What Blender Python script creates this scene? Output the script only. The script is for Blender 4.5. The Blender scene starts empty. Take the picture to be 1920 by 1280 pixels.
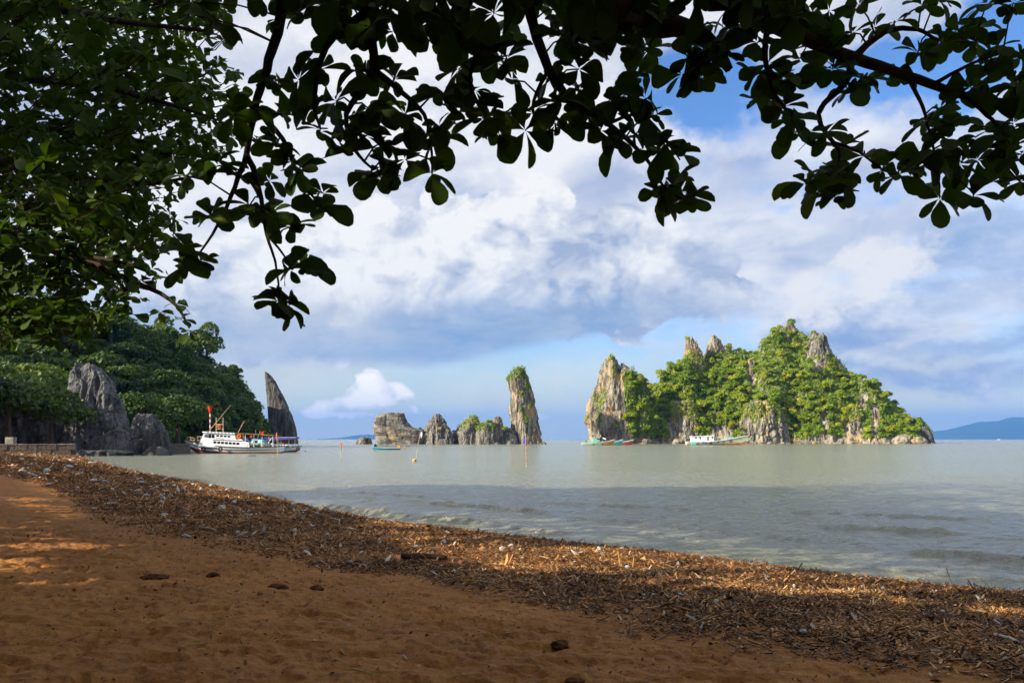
import bpy, bmesh, math, random
import numpy as np
from mathutils import Vector, Matrix

# ------------------------------------------------------------------ camera
SC = bpy.context.scene
FPX, HOR, CAMZ = 1500.0, 823.0, 2.4          # focal length in 1920-px units, horizon row, eye height above the sea
cam_d = bpy.data.cameras.new('camera'); cam = bpy.data.objects.new('camera', cam_d)
SC.collection.objects.link(cam)
cam.location = (0, 0, CAMZ); cam.rotation_euler = (math.radians(90), 0, 0)
cam_d.sensor_width = 36; cam_d.lens = 36*FPX/1920; cam_d.shift_y = (HOR-640)/1920
cam_d.clip_start = 0.1; cam_d.clip_end = 60000
SC.camera = cam

def at(px, py, Y):                            # a point of the photograph at a distance Y
    return Vector(((px-960)/FPX*Y, Y, CAMZ+(HOR-py)/FPX*Y))

# ------------------------------------------------------------------ node helpers
class E:
    """a tiny expression wrapper round math nodes"""
    def __init__(s, nt, sock): s.nt, s.k = nt, sock
    def _m(s, op, *a, clamp=False):
        n = s.nt.nodes.new('ShaderNodeMath'); n.operation = op; n.use_clamp = clamp
        for i, v in enumerate((s,)+a):
            if isinstance(v, E): s.nt.links.new(v.k, n.inputs[i])
            else: n.inputs[i].default_value = v
        return E(s.nt, n.outputs[0])
    def __add__(s, o): return s._m('ADD', o)
    __radd__ = __add__
    def __sub__(s, o): return s._m('SUBTRACT', o)
    def __rsub__(s, o): return (s*-1.0)+o
    def __mul__(s, o): return s._m('MULTIPLY', o)
    __rmul__ = __mul__
    def __truediv__(s, o): return s._m('DIVIDE', o)
    def max(s, o): return s._m('MAXIMUM', o)
    def min(s, o): return s._m('MINIMUM', o)
    def pow(s, o): return s._m('POWER', o)
    def exp(s): return s._m('EXPONENT')
    def clamp(s): return s._m('ADD', 0.0, clamp=True)
    def sq(s): return s*s
    def step(s, a, b):                        # smoothstep from a to b
        n = s.nt.nodes.new('ShaderNodeMapRange'); n.interpolation_type = 'SMOOTHSTEP'
        s.nt.links.new(s.k, n.inputs[0])
        for i, v in ((1, a), (2, b)):
            if isinstance(v, E): s.nt.links.new(v.k, n.inputs[i])
            else: n.inputs[i].default_value = v
        n.inputs[3].default_value = 0; n.inputs[4].default_value = 1
        return E(s.nt, n.outputs[0])

def lin(r, g, b):
    f = lambda c: ((c/255+0.055)/1.055)**2.4 if c > 10 else c/255/12.92
    return (f(r), f(g), f(b), 1)

def noise(nt, vec, scale, detail=4, rough=0.55, dist=0.0, lac=2.0, typ='FBM'):
    n = nt.nodes.new('ShaderNodeTexNoise'); n.noise_type = typ
    nt.links.new(vec, n.inputs['Vector']); n.inputs['Scale'].default_value = scale
    n.inputs['Detail'].default_value = detail; n.inputs['Roughness'].default_value = rough
    n.inputs['Distortion'].default_value = dist; n.inputs['Lacunarity'].default_value = lac
    return E(nt, n.outputs['Fac'])

def vec(nt, x, y, z):
    n = nt.nodes.new('ShaderNodeCombineXYZ')
    for i, v in enumerate((x, y, z)):
        if isinstance(v, E): nt.links.new(v.k, n.inputs[i])
        else: n.inputs[i].default_value = v
    return n.outputs[0]

def vmul(nt, v, s, off=(0, 0, 0)):
    n = nt.nodes.new('ShaderNodeVectorMath'); n.operation = 'MULTIPLY_ADD'
    nt.links.new(v, n.inputs[0]); n.inputs[1].default_value = s; n.inputs[2].default_value = off
    return n.outputs[0]

def mixc(nt, f, a, b, mode='MIX'):
    n = nt.nodes.new('ShaderNodeMix'); n.data_type = 'RGBA'; n.blend_type = mode
    for i, v in ((0, f), (6, a), (7, b)):
        if isinstance(v, E): v = v.k
        if isinstance(v, bpy.types.NodeSocket): nt.links.new(v, n.inputs[i])
        else: n.inputs[i].default_value = v
    return n.outputs[2]

# ------------------------------------------------------------------ sun, exposure
SUN_EL = math.radians(24)
SUN_H = Vector((-0.89, -0.455, 0)).normalized()          # where the sun stands, seen from above
sd = bpy.data.lights.new('sun', 'SUN'); sd.energy = 5.0; sd.angle = math.radians(0.5); sd.color = (1.0, 0.86, 0.64)
sun = bpy.data.objects.new('sun', sd); SC.collection.objects.link(sun)
to_sun = Vector((SUN_H.x*math.cos(SUN_EL), SUN_H.y*math.cos(SUN_EL), math.sin(SUN_EL)))
sun.rotation_euler = (-to_sun).to_track_quat('-Z', 'Y').to_euler()
SC.view_settings.view_transform = 'Standard'; SC.view_settings.look = 'None'
EXPO = 1.25
SC.view_settings.exposure = EXPO; SC.view_settings.gamma = 1; SC.view_settings.use_curve_mapping = False
SC.cycles.use_denoising = True; SC.cycles.use_adaptive_sampling = True; SC.cycles.adaptive_threshold = 0.02; SC.cycles.adaptive_min_samples = 12
SC.cycles.max_bounces = 6; SC.cycles.diffuse_bounces = 3; SC.cycles.glossy_bounces = 3
SC.cycles.transmission_bounces = 3; SC.cycles.transparent_max_bounces = 6; SC.cycles.volume_bounces = 0
SC.cycles.sample_clamp_indirect = 4

# ------------------------------------------------------------------ sky with clouds
def build_world():
    w = bpy.data.worlds.new('World'); SC.world = w; w.use_nodes = True
    nt = w.node_tree; nt.nodes.clear()
    out = nt.nodes.new('ShaderNodeOutputWorld'); bg = nt.nodes.new('ShaderNodeBackground')
    nt.links.new(bg.outputs[0], out.inputs[0])
    STR = 0.1
    sky = nt.nodes.new('ShaderNodeTexSky'); sky.sky_type = 'NISHITA'; sky.sun_disc = False
    sky.sun_elevation = SUN_EL; sky.sun_rotation = math.atan2(SUN_H.x, SUN_H.y)
    sky.air_density = 1.0; sky.dust_density = 0.6; sky.ozone_density = 2.0
    K = 1.0/STR/2**EXPO
    def C(r, g, b):                           # a cloud's colour in the picture, as radiance
        c = lin(r, g, b); return (c[0]*K, c[1]*K, c[2]*K, 1)
    tc = nt.nodes.new('ShaderNodeTexCoord'); D = tc.outputs['Generated']
    sep = nt.nodes.new('ShaderNodeSeparateXYZ'); nt.links.new(D, sep.inputs[0])
    x, y, z = (E(nt, o) for o in sep.outputs)
    h = (x*x+y*y)._m('SQRT')
    u = x._m('ARCTAN2', y); t = z/h.max(0.02)
    def ang(px, py):
        a = math.atan((px-960)/FPX); return a, (HOR-py)/FPX*math.cos(a)
    def blob(px, py, rx, ry, rot=0.0, uu=None, tt=None):     # soft ellipse: 1 in the middle
        a, e = ang(px, py); ru, rt = rx/FPX, ry/FPX
        du, dt = (uu or u)-a, (tt or t)-e
        if rot:
            c, s_ = math.cos(rot), math.sin(rot)
            du, dt = du*c+dt*s_, dt*c-du*s_
        return ((du/ru).sq()+(dt/rt).sq()).__mul__(-1.0).exp()
    sky_c = mixc(nt, 1.0, sky.outputs[0], tuple(q/2**(EXPO-.9) for q in (0.58, 0.80, 1.08))+(1,), 'MULTIPLY')
    # wandering of every outline
    w1 = noise(nt, vmul(nt, D, (1, 1, 1.5)), 7, 5, 0.6)-0.5
    w2 = noise(nt, vmul(nt, D, (1, 1, 1.5), (5.2, 1.3, 7.7)), 7, 5, 0.6)-0.5
    wvec = vec(nt, w1, w2, w1*.6)
    def offs(sc, k, o=(0, 0, 0)):             # direction, scaled, warped and shifted
        n = nt.nodes.new('ShaderNodeVectorMath'); n.operation = 'MULTIPLY_ADD'
        nt.links.new(wvec, n.inputs[0]); n.inputs[1].default_value = (k, k, k); nt.links.new(vmul(nt, D, sc, o), n.inputs[2])
        return n.outputs[0]
    uw, tw = u+w1*0.20, t+w2*0.15
    uf, tf = u+w1*.045, t+w2*.04
    # ---- layer 1: broken high sheet, everywhere round the sky
    n1 = noise(nt, offs((1, 1, 2.1), .25), 2.6, 5, 0.54)
    n1b = noise(nt, offs((1, 1, 2.1), .25, (.055, .015, -.06)), 2.6, 3, 0.54)       # a step towards the sun
    holes = (blob(1340, 170, 150, 110, -.5, uw, tw)*0.50+blob(1900, 30, 190, 80, .1, uw, tw)*0.45+blob(1700, 120, 130, 60, 0, uw, tw)*.3+blob(930, 372, 95, 60, .5, uw, tw)*.42
             + blob(1600, 330, 200, 40, 0, uw, tw)*0.18)
    low = 1.0-t.step(0.05, 0.30)
    cov1 = (n1+0.16-low*0.20-holes+blob(620, 250, 420, 260, 0, uw, tw)*0.20).step(0.36, 0.60)
    sh1 = ((n1b-n1)*4.5+0.68+w1*1.3).clamp()
    col1 = mixc(nt, sh1, C(186, 197, 222), C(255, 254, 252))
    c = mixc(nt, cov1*0.93, sky_c, col1)
    # ---- banded cloud noise, shared by the low layers
    n4 = noise(nt, offs((1, 1, 4.2), .3, (1.7, .2, .6)), 4.6, 5, .55)
    # pale milky air low over the sea
    milk = (1.0-t.step(0.0, 0.17))*(0.80+0.20*n4.step(.38, .60))
    c = mixc(nt, milk, c, C(255, 255, 218))
    # ---- layer 2: big lit cumulus in the middle
    puff = noise(nt, offs((1, 1, 1.25), .10), 11, 4, .5, typ='RIDGED_MULTIFRACTAL')
    puff.k.node.inputs['Offset'].default_value = 1; puff.k.node.inputs['Gain'].default_value = 1
    n2 = noise(nt, offs((1, 1, 1.25), .10, (.02, .006, -.02)), 11, 6, .58)
    n2b = noise(nt, offs((1, 1, 1.25), .10, (.035, .011, -.038)), 11, 3, .58)
    bump = n2
    shape = (blob(1040, 490, 230, 150)*1.0+blob(850, 520, 150, 110)*.75+blob(1250, 520, 200, 95)*.8+blob(620, 500, 230, 170)*.75+blob(1010, 400, 70, 70)*.35+blob(430, 560, 200, 150)*.6)
    den2 = shape+(n2-.5)*1.3-(puff-.5)*0.22
    cov2 = den2.step(.42, .53)
    lit2 = (0.72+(n2-n2b)*3.4+(n2-.5)*.5-(puff-.5)*.35+blob(600, 470, 170, 150)*.55+blob(900, 430, 160, 80)*.3-blob(1060, 480, 90, 45)*.45
            - (1.0-t.step(*sorted((ang(960, 640)[1], ang(960, 545)[1]))))*.55-blob(1300, 560, 160, 60)*.35).clamp()
    col2 = mixc(nt, lit2, C(172, 187, 214), C(255, 255, 253))
    c = mixc(nt, cov2, c, col2)
    # ---- layer 3: flat grey-blue base under it, lower edge ragged
    edge = ang(800, 688)[1]+(w1*.030)+(u-ang(800, 0)[0]).max(0.0)*0.18
    top = ang(800, 575)[1]+w2*.05+(u-ang(800, 0)[0])*.03
    band = t.step(edge-.006, edge+.012)*(1.0-t.step(top-.035, top+.035))*(u.step(-.66, -.42))*(1.0-u.step(.17, .34))
    col3 = mixc(nt, ((n4-.5)*2.0+.35+(blob(470, 640, 160, 70)+blob(660, 620, 130, 50))*.45).clamp(), C(128, 168, 212), C(222, 226, 230))
    c = mixc(nt, band*.92, c, col3)
    # ---- layer 4: bands of stratocumulus on the right
    reg4 = u.step(.12, .34)*t.step(.045, .075)*(1.0-t.step(.24, .34))
    c = mixc(nt, reg4*n4.step(.38, .60)*.9, c, mixc(nt, (w2*2.6+.5+(n4-.5)*-2.).clamp(), C(156, 182, 220), C(238, 239, 243)))
    wisp = (blob(1530, 510, 75, 38, .3, uw, tw)+blob(1680, 515, 75, 55, .6, uw, tw)+blob(1560, 565, 110, 30, .4, uw, tw)+blob(1800, 590, 190, 26, 0, uw, tw)*.7+blob(1850, 690, 110, 24, 0, uw, tw)*.75
            + blob(1860, 750, 160, 26, 0, uw, tw)*.6)
    c = mixc(nt, (wisp*.75+(n2-.5)*3.2+(n4-.5)*1.2-.25).step(.15, .8)*.9, c, C(248, 247, 246))
    dk = blob(1800, 650, 260, 24, 0, uw, tw)*.7+blob(1730, 705, 190, 13, 0, uw, tw)*.7+blob(1660, 610, 60, 10, 0, uw, tw)*.6
    c = mixc(nt, dk.clamp()*.8, c, C(138, 163, 212))
    # ---- layer 5: small cumulus near the horizon
    n5 = noise(nt, vmul(nt, D, (1, 1, 1.1), (2.1, 0, .3)), 70, 4, .6)-.5
    us, ts = u+n5*.012+w1*.01, t+w2*.012+n5*.007
    small = sum((blob(px_, py_, rx, ry, 0, us, ts) for px_, py_, rx, ry in ((692, 706, 20, 15), (704, 730, 22, 22), (680, 742, 26, 17), (660, 757, 30, 12), (706, 754, 34, 14), (742, 729, 15, 11), (757, 738, 13, 11), (768, 745, 11, 8), (604, 764, 19, 13), (588, 774, 24, 8),
             (776, 772, 11, 8), (880, 790, 9, 12), (1000, 780, 30, 6), (640, 780, 60, 5))))
    lit5 = (small*.7+.2+n5*1.6).clamp()
    c = mixc(nt, (small+n5*.9).step(.30, .52), c, mixc(nt, lit5, C(222, 228, 236), tuple(q*1.4 for q in C(255, 248, 230)[:3])+(1,)))
    nt.links.new(c, bg.inputs[0]); bg.inputs[1].default_value = STR
    w.cycles.sampling_method = 'MANUAL'; w.cycles.sample_map_resolution = 1024
build_world()

# ------------------------------------------------------------------ numpy noise
_rs = np.random.RandomState(7)
_perm = np.concatenate([_rs.permutation(256)]*2).astype(np.int32)
_g3 = _rs.normal(size=(256, 3)); _g3 /= np.linalg.norm(_g3, axis=1, keepdims=True)
def pnoise(x, y, z=0.0):
    x, y, z = np.broadcast_arrays(np.asarray(x, float), np.asarray(y, float), np.asarray(z, float))
    xi, yi, zi = np.floor(x).astype(int), np.floor(y).astype(int), np.floor(z).astype(int)
    xf, yf, zf = x-xi, y-yi, z-zi
    f = lambda t: t*t*t*(t*(t*6-15)+10)
    U, V, W = f(xf), f(yf), f(zf)
    r = 0
    for i in (0, 1):
        for j in (0, 1):
            for k in (0, 1):
                h = _perm[(_perm[(_perm[(xi+i) & 255]+yi+j) & 255]+zi+k) & 255]
                g = _g3[h]
                d = g[..., 0]*(xf-i)+g[..., 1]*(yf-j)+g[..., 2]*(zf-k)
                r = r+d*(U if i else 1-U)*(V if j else 1-V)*(W if k else 1-W)
    return r*1.5                               # about -1..1
def fbm(x, y, z=0.0, o=4, g=0.5, l=2.03):
    r, a, n = 0, 1.0, 0
    for i in range(o):
        r = r+a*pnoise(x+i*11.3, y+i*5.7, np.asarray(z)+i*3.1); n += a; a *= g
        x, y, z = np.asarray(x)*l, np.asarray(y)*l, np.asarray(z)*l
    return r/n
def ridged(x, y, z=0.0, o=4, g=0.5, l=2.1):
    r, a, n = 0, 1.0, 0
    for i in range(o):
        r = r+a*(1-np.abs(pnoise(x+i*7.9, y+i*3.3, np.asarray(z)+i*9.1))*2); n += a; a *= g
        x, y, z = np.asarray(x)*l, np.asarray(y)*l, np.asarray(z)*l
    return r/n
def sstep(x, a, b):
    t = np.clip((np.asarray(x, float)-a)/(b-a), 0, 1); return t*t*(3-2*t)

# ------------------------------------------------------------------ objects
def link(o, parent=None):
    SC.collection.objects.link(o)
    if parent: o.parent = parent
    return o
def tag(o, label=None, cat=None, group=None, kind=None):
    if label: o['label'] = label
    if cat: o['category'] = cat
    if group: o['group'] = group
    if kind: o['kind'] = kind
    return o
def mesh_np(name, verts, faces, mat=None, smooth=False, cols=None):
    """verts (n,3), faces: (m,3) or (m,4) int array"""
    verts = np.asarray(verts, np.float32); faces = np.asarray(faces, np.int32)
    k = faces.shape[1]; m = bpy.data.meshes.new(name)
    m.vertices.add(len(verts)); m.vertices.foreach_set('co', verts.ravel())
    m.loops.add(faces.size); m.loops.foreach_set('vertex_index', faces.ravel())
    m.polygons.add(len(faces)); m.polygons.foreach_set('loop_start', np.arange(0, faces.size, k, dtype=np.int32))
    m.polygons.foreach_set('use_smooth', np.full(len(faces), bool(smooth)))
    m.update(calc_edges=True)
    if cols is not None:
        a = m.color_attributes.new('col', 'FLOAT_COLOR', 'POINT'); a.data.foreach_set('color', np.asarray(cols, np.float32).ravel())
    if mat: m.materials.append(mat)
    return m
def obj(name, mesh, parent=None, loc=None):
    o = link(bpy.data.objects.new(name, mesh), parent)
    if loc is not None: o.location = loc
    return o
def empty(name, loc=(0, 0, 0), rz=0.0):
    o = link(bpy.data.objects.new(name, None)); o.location = loc; o.rotation_euler = (0, 0, rz); o.empty_display_size = .1
    return o
def grid_faces(nr, nc, wrap=False):
    i = np.arange(nr-1)[:, None]; j = np.arange(nc if wrap else nc-1)[None, :]
    j2 = (j+1) % nc
    return np.stack([i*nc+j, i*nc+j2, (i+1)*nc+j2, (i+1)*nc+j], -1).reshape(-1, 4)

# ------------------------------------------------------------------ materials
def new_mat(name):
    m = bpy.data.materials.new(name); m.use_nodes = True
    nt = m.node_tree; b = nt.nodes['Principled BSDF']
    return m, nt, b
def setc(nt, sock, v):
    if isinstance(v, E): v = v.k
    if isinstance(v, bpy.types.NodeSocket): nt.links.new(v, sock)
    else: sock.default_value = v
def pos(nt):
    return nt.nodes.new('ShaderNodeNewGeometry').outputs['Position']
def bump(nt, b, h, strength=0.5, dist=0.1, prev=None):
    n = nt.nodes.new('ShaderNodeBump'); n.inputs['Strength'].default_value = strength; n.inputs['Distance'].default_value = dist
    setc(nt, n.inputs['Height'], h)
    if prev: nt.links.new(prev, n.inputs['Normal'])
    nt.links.new(n.outputs[0], b.inputs['Normal']); return n.outputs[0]
def flat(name, col, rough=0.6, spec=0.4, var=0.12, scale=9.0, metal=0.0):
    """a paint or plain solid with slight wear"""
    m, nt, b = new_mat(name)
    n = noise(nt, pos(nt), scale, 4, .6)
    d = tuple(c*(1-var*2.2) for c in col[:3])+(1,)
    setc(nt, b.inputs['Base Color'], mixc(nt, n.step(.35, .65), d, tuple(col[:3])+(1,)))
    b.inputs['Roughness'].default_value = rough; b.inputs['Specular IOR Level'].default_value = spec; b.inputs['Metallic'].default_value = metal
    return m

# ------------------------------------------------------------------ the shore
SHORE = np.array([(260, -190), (90, -60), (40, -16), (16, 5.2), (7.97, 12.46), (6.3, 13.7), (3.54, 16.6), (.51, 19.25), (-4.1, 23.7), (-7.9, 29.5), (-15.5, 41.4), (-27.5, 58),
                  (-45, 86), (-58, 108), (-68, 122), (-84, 160), (-86, 200), (-88, 260), (-92, 320), (-220, 420), (-700, 560), (-2500, 700)], float)
def shore_d(X, Y):
    """distance inland of the water line (negative out at sea)"""
    X = np.asarray(X, float); Y = np.asarray(Y, float)
    best = np.full(X.shape, 1e9); sg = np.ones(X.shape)
    for a, b in zip(SHORE[:-1], SHORE[1:]):
        e = b-a; L2 = e@e
        t = np.clip(((X-a[0])*e[0]+(Y-a[1])*e[1])/L2, 0, 1)
        dx, dy = X-(a[0]+t*e[0]), Y-(a[1]+t*e[1])
        d = np.hypot(dx, dy); c = e[0]*dy-e[1]*dx
        m = d < best-1e-6
        best = np.where(m, d, best); sg = np.where(m, np.sign(c), sg)
    return best*sg
BAND = 7.4                                     # width of the drift line
def band(Y): return BAND+4.2*np.clip((np.asarray(Y, float)-30)/32, 0, 1)      # it widens towards the far end
def sand_z(X, Y, detail=True):
    d = shore_d(X, Y)
    wob = 0.5*fbm(X*.35, Y*.35, 3.3, 2)
    z = np.where(d < 0, np.maximum(d*.07, -2.5), np.where(d < 14, .055*d, .77+.012*(d-14)))
    heap = sstep(d+wob, -.2, .8)*(1-sstep(d+wob*1.6-band(Y), -1.4, .3))
    z = z+heap*(.05+.05*fbm(X*.8, Y*.8, 1.7, 3))
    if detail:
        dry = sstep(d-band(Y), -1, 1)
        r = np.hypot(X, Y)
        z = z+dry*(.035*fbm(X*.5, Y*.5, .2, 2))
        # old footprints: many small rounded hollows with a raised rim
        n = pnoise(X*2.4+.7*pnoise(X*3, Y*3, 4), Y*2.4, 9.1)
        n2 = pnoise(X*4.3, Y*4.3, 2.2)
        z = z-dry*(.045*sstep(n, .12, .5)-.018*sstep(n, -.1, .12)*(1-sstep(n, .12, .3)))-dry*.028*sstep(n2, .12, .5)
        n3 = pnoise(X*7.5+.5*n2, Y*9.5, 3.7)
        z = z-dry*.026*sstep(n3, .10, .55)+dry*.012*fbm(X*9, Y*9, .6, 3)
    return z

def fan(rs, front_half, nf, nb):
    """polar grid round the camera's foot: fine in front, coarse behind"""
    a0 = np.linspace(-front_half, front_half, nf)
    a1 = np.linspace(front_half, 2*math.pi-front_half, nb+2)[1:-1]
    a = np.concatenate([a0, a1])
    R, A = np.meshgrid(rs, a, indexing='ij')
    return R*np.sin(A), R*np.cos(A), grid_faces(len(rs), len(a), True)

def build_sand():
    rs = np.concatenate([[.4, 1.5, 2.6], np.geomspace(3.6, 30, 300), np.geomspace(31, 170, 70), [190, 230, 300, 420]])
    X, Y, F = fan(rs, math.radians(40), 680, 60)
    Z = sand_z(X, Y)
    v = np.stack([X.ravel(), Y.ravel(), Z.ravel()], 1)
    # drop what lies deep under the sea
    keep = (v[F][:, :, 2].max(1) > -1.2); F = F[keep]
    m, nt, b = new_mat('wet_brown_sand')
    P = pos(nt)
    a = noise(nt, P, 1.1, 5, .6); g = noise(nt, P, 60, 3, .7); s = noise(nt, P, 7, 4, .6)
    c = mixc(nt, a.step(.3, .7), (.25, .105, .027, 1), (.34, .150, .042, 1))
    c = mixc(nt, s.step(.52, .68)*.75, c, (.15, .058, .016, 1))
    c = mixc(nt, g.step(.62, .8)*.5, c, (.10, .036, .011, 1))
    setc(nt, b.inputs['Base Color'], c); b.inputs['Roughness'].default_value = .85; b.inputs['Specular IOR Level'].default_value = .15
    n = bump(nt, b, s, .9, .07); bump(nt, b, g, .5, .01, n)
    o = obj('beach_sand', mesh_np('beach_sand', v, F, m, True)); tag(o, 'brown trodden sand of the sloping beach', kind='structure')
    o['category'] = 'beach'
build_sand()

WAVES = [((-7.7, 29.2), (-4.0, 25.4), .15), ((-4.3, 25.3), (-1.0, 22.6), .13), ((-3.9, 30.6), (1.0, 26.2), .12), ((-.4, 22.2), (1.3, 20.3), .09), ((8.3, 21.8), (11.2, 20.2), .12),
         ((8.4, 16.9), (10.6, 15.2), .11), ((6.0, 19.8), (8.2, 18.3), .05), ((-7, 36), (-3.5, 33), .07), ((2, 24.2), (4.6, 22.2), .06), ((1.5, 30), (6, 27.2), .07), ((9, 26), (14, 24), .07),
         ((12, 19), (16, 17), .08), ((-13, 43.5), (-9, 38.6), .06), ((6.5, 15.2), (9.6, 12.7), .06), ((4.2, 21.6), (5.8, 20.3), .05)]
def sea_z(X, Y):
    d = -shore_d(X, Y)
    r = np.hypot(X, Y)
    fade = 1/(1+(r/110.)**2)
    near = np.exp(-np.clip(d, 0, 500)/14.)
    w = 1.1*fbm(X*.25, Y*.25, 6.6, 2)
    swell = np.sin((d+w)*2*math.pi/3.1)
    z = (.012*swell*near+.004*np.sin((d*.6+X*.5+w)*4.1))*sstep(d, 0, 1.5)
    z = z+fade*((.050+.035*np.exp(-r/40))*fbm(X*.9+Y*.55, Y*1.5-X*.6, .4, 3)+(.036+.02*np.exp(-r/40))*fbm(X*2.2+Y*1.4, Y*3.4-X*1.6, 1.4, 3))*sstep(d, .2, 2.5)
    for a, b, A in WAVES:
        a, b = np.array(a), np.array(b); e = b-a; L = np.hypot(*e); e = e/L
        n = np.array((-e[1], e[0]))            # towards the open sea
        if n@np.array((.7, .7)) < 0: n = -n
        al = (X-a[0])*e[0]+(Y-a[1])*e[1]; p = (X-a[0])*n[0]+(Y-a[1])*n[1]
        k = (al > -1) & (al < L+1) & (np.abs(p) < 2.4)
        al, p, x_, y_ = al[k], p[k], X[k], Y[k]
        p = p+.30*fbm(x_*.7, y_*.7, 2.1, 2)+.10*np.sin(al*1.3)
        wdw = sstep(al, -.9, .5)*(1-sstep(al, L-.5, L+.9))
        prof = np.where(p < 0, np.exp(-(p/.16)**2), np.exp(-(p/.55)**2))   # steep towards the beach
        z[k] += A*wdw*prof*(1+.35*fbm(x_*3, y_*3, .3, 2))
    return z*sstep(d, -.3, .6)+.004

def build_sea():
    rs = np.concatenate([np.geomspace(9.5, 60, 420), np.geomspace(60.8, 420, 150), np.geomspace(440, 20200, 40)])
    X, Y, F = fan(rs, math.radians(38), 560, 70)
    Z = sea_z(X, Y)
    v = np.stack([X.ravel(), Y.ravel(), Z.ravel()], 1)
    dd = shore_d(X, Y).ravel()
    F = F[(dd[F].min(1) < 1.0)]
    m, nt, b = new_mat('turbid_sea_water')
    P = pos(nt)
    n1 = noise(nt, vmul(nt, P, (1, 1.35, 1)), 2.3, 5, .62)
    n2 = noise(nt, vmul(nt, P, (.5, 1, 1)), .35, 4, .55)
    n3 = noise(nt, vmul(nt, P, (1, 1.5, 1)), 11, 3, .6)
    big = noise(nt, vmul(nt, P, (.25, 1, 1)), .012, 3, .55)
    c = mixc(nt, big.step(.35, .65), (.172, .176, .128, 1), (.175, .205, .138, 1))
    setc(nt, b.inputs['Base Color'], c); b.inputs['Roughness'].default_value = .16; b.inputs['IOR'].default_value = 1.65
    n = bump(nt, b, n2, .5, .5); n = bump(nt, b, n1, 1.0, .26, n); bump(nt, b, n3, .9, .03, n)
    o = obj('sea', mesh_np('sea', v, F, m, True)); tag(o, 'grey green turbid sea with small waves', kind='structure'); o['category'] = 'sea'
build_sea()

# ------------------------------------------------------------------ limestone
def rock_mat(name, grey, dark, warm, warm_amt, sx=(1, 1, .22), scale=.55, strata=False):
    m, nt, b = new_mat(name)
    P = pos(nt)
    st = noise(nt, vmul(nt, P, sx), scale, 6, .65)              # runs down the face
    fine = noise(nt, vmul(nt, P, (1, 1, .5)), scale*5, 5, .65)
    pat = noise(nt, P, scale*.28, 3, .55)
    c = mixc(nt, st.step(.38, .62), dark, grey)
    c = mixc(nt, (pat+(st-.5)*.5).step(.60-warm_amt*.3, .80-warm_amt*.25)*.75, c, warm)
    c = mixc(nt, fine.step(.30, .48), tuple(x*.45 for x in dark[:3])+(1,), c)
    setc(nt, b.inputs['Base Color'], c); b.inputs['Roughness'].default_value = .9; b.inputs['Specular IOR Level'].default_value = .15
    n = bump(nt, b, st, .8, .9/scale*.3); bump(nt, b, fine, .8, .22/scale*.3, n)
    return m
ROCK = rock_mat('grey_limestone', (.23, .22, .20, 1), (.070, .066, .060, 1), (.34, .24, .13, 1), .12)
ROCK_WARM = rock_mat('ochre_stained_limestone', (.29, .27, .225, 1), (.085, .078, .066, 1), (.44, .27, .11, 1), .32)
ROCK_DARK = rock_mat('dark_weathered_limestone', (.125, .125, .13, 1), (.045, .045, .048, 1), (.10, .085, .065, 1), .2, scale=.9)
ROCK_MID = rock_mat('mid_grey_limestone', (.165, .168, .18, 1), (.055, .055, .06, 1), (.11, .09, .07, 1), .15, scale=.9)
ROCK_STRATA = rock_mat('layered_limestone', (.21, .20, .185, 1), (.07, .066, .062, 1), (.38, .29, .17, 1), .22, sx=(.3, .35, 1.0), scale=.6)

def section(ctrl, n, soft=1):
    p = np.array(ctrl, float)
    for _ in range(soft):                      # round the corners a little
        q = np.roll(p, -1, 0); p = np.stack([p*.82+q*.18, p*.18+q*.82], 1).reshape(-1, 2)
    c = np.vstack([p, p[:1]]); L = np.r_[0, np.cumsum(np.hypot(*np.diff(c, axis=0).T))]
    t = np.linspace(0, L[-1], n, endpoint=False)
    s = np.stack([np.interp(t, L, c[:, 0]), np.interp(t, L, c[:, 1])], 1)
    s[:, 0] = (s[:, 0]-s[:, 0].min())/np.ptp(s[:, 0])*2-1
    return s
PRISM = [(-1, .15), (-.25, -1), (1, -.25), (.8, .8), (-.4, 1)]       # edge towards the sea, flank to the left of it
BLOCK = [(-1, .3), (-.75, -.9), (.8, -1), (1, .2), (.5, 1), (-.6, 1)]
ROUND = [(-1, 0), (-.6, -.85), (.1, -1), (.75, -.7), (1, .1), (.6, .9), (-.5, .9)]

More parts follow.
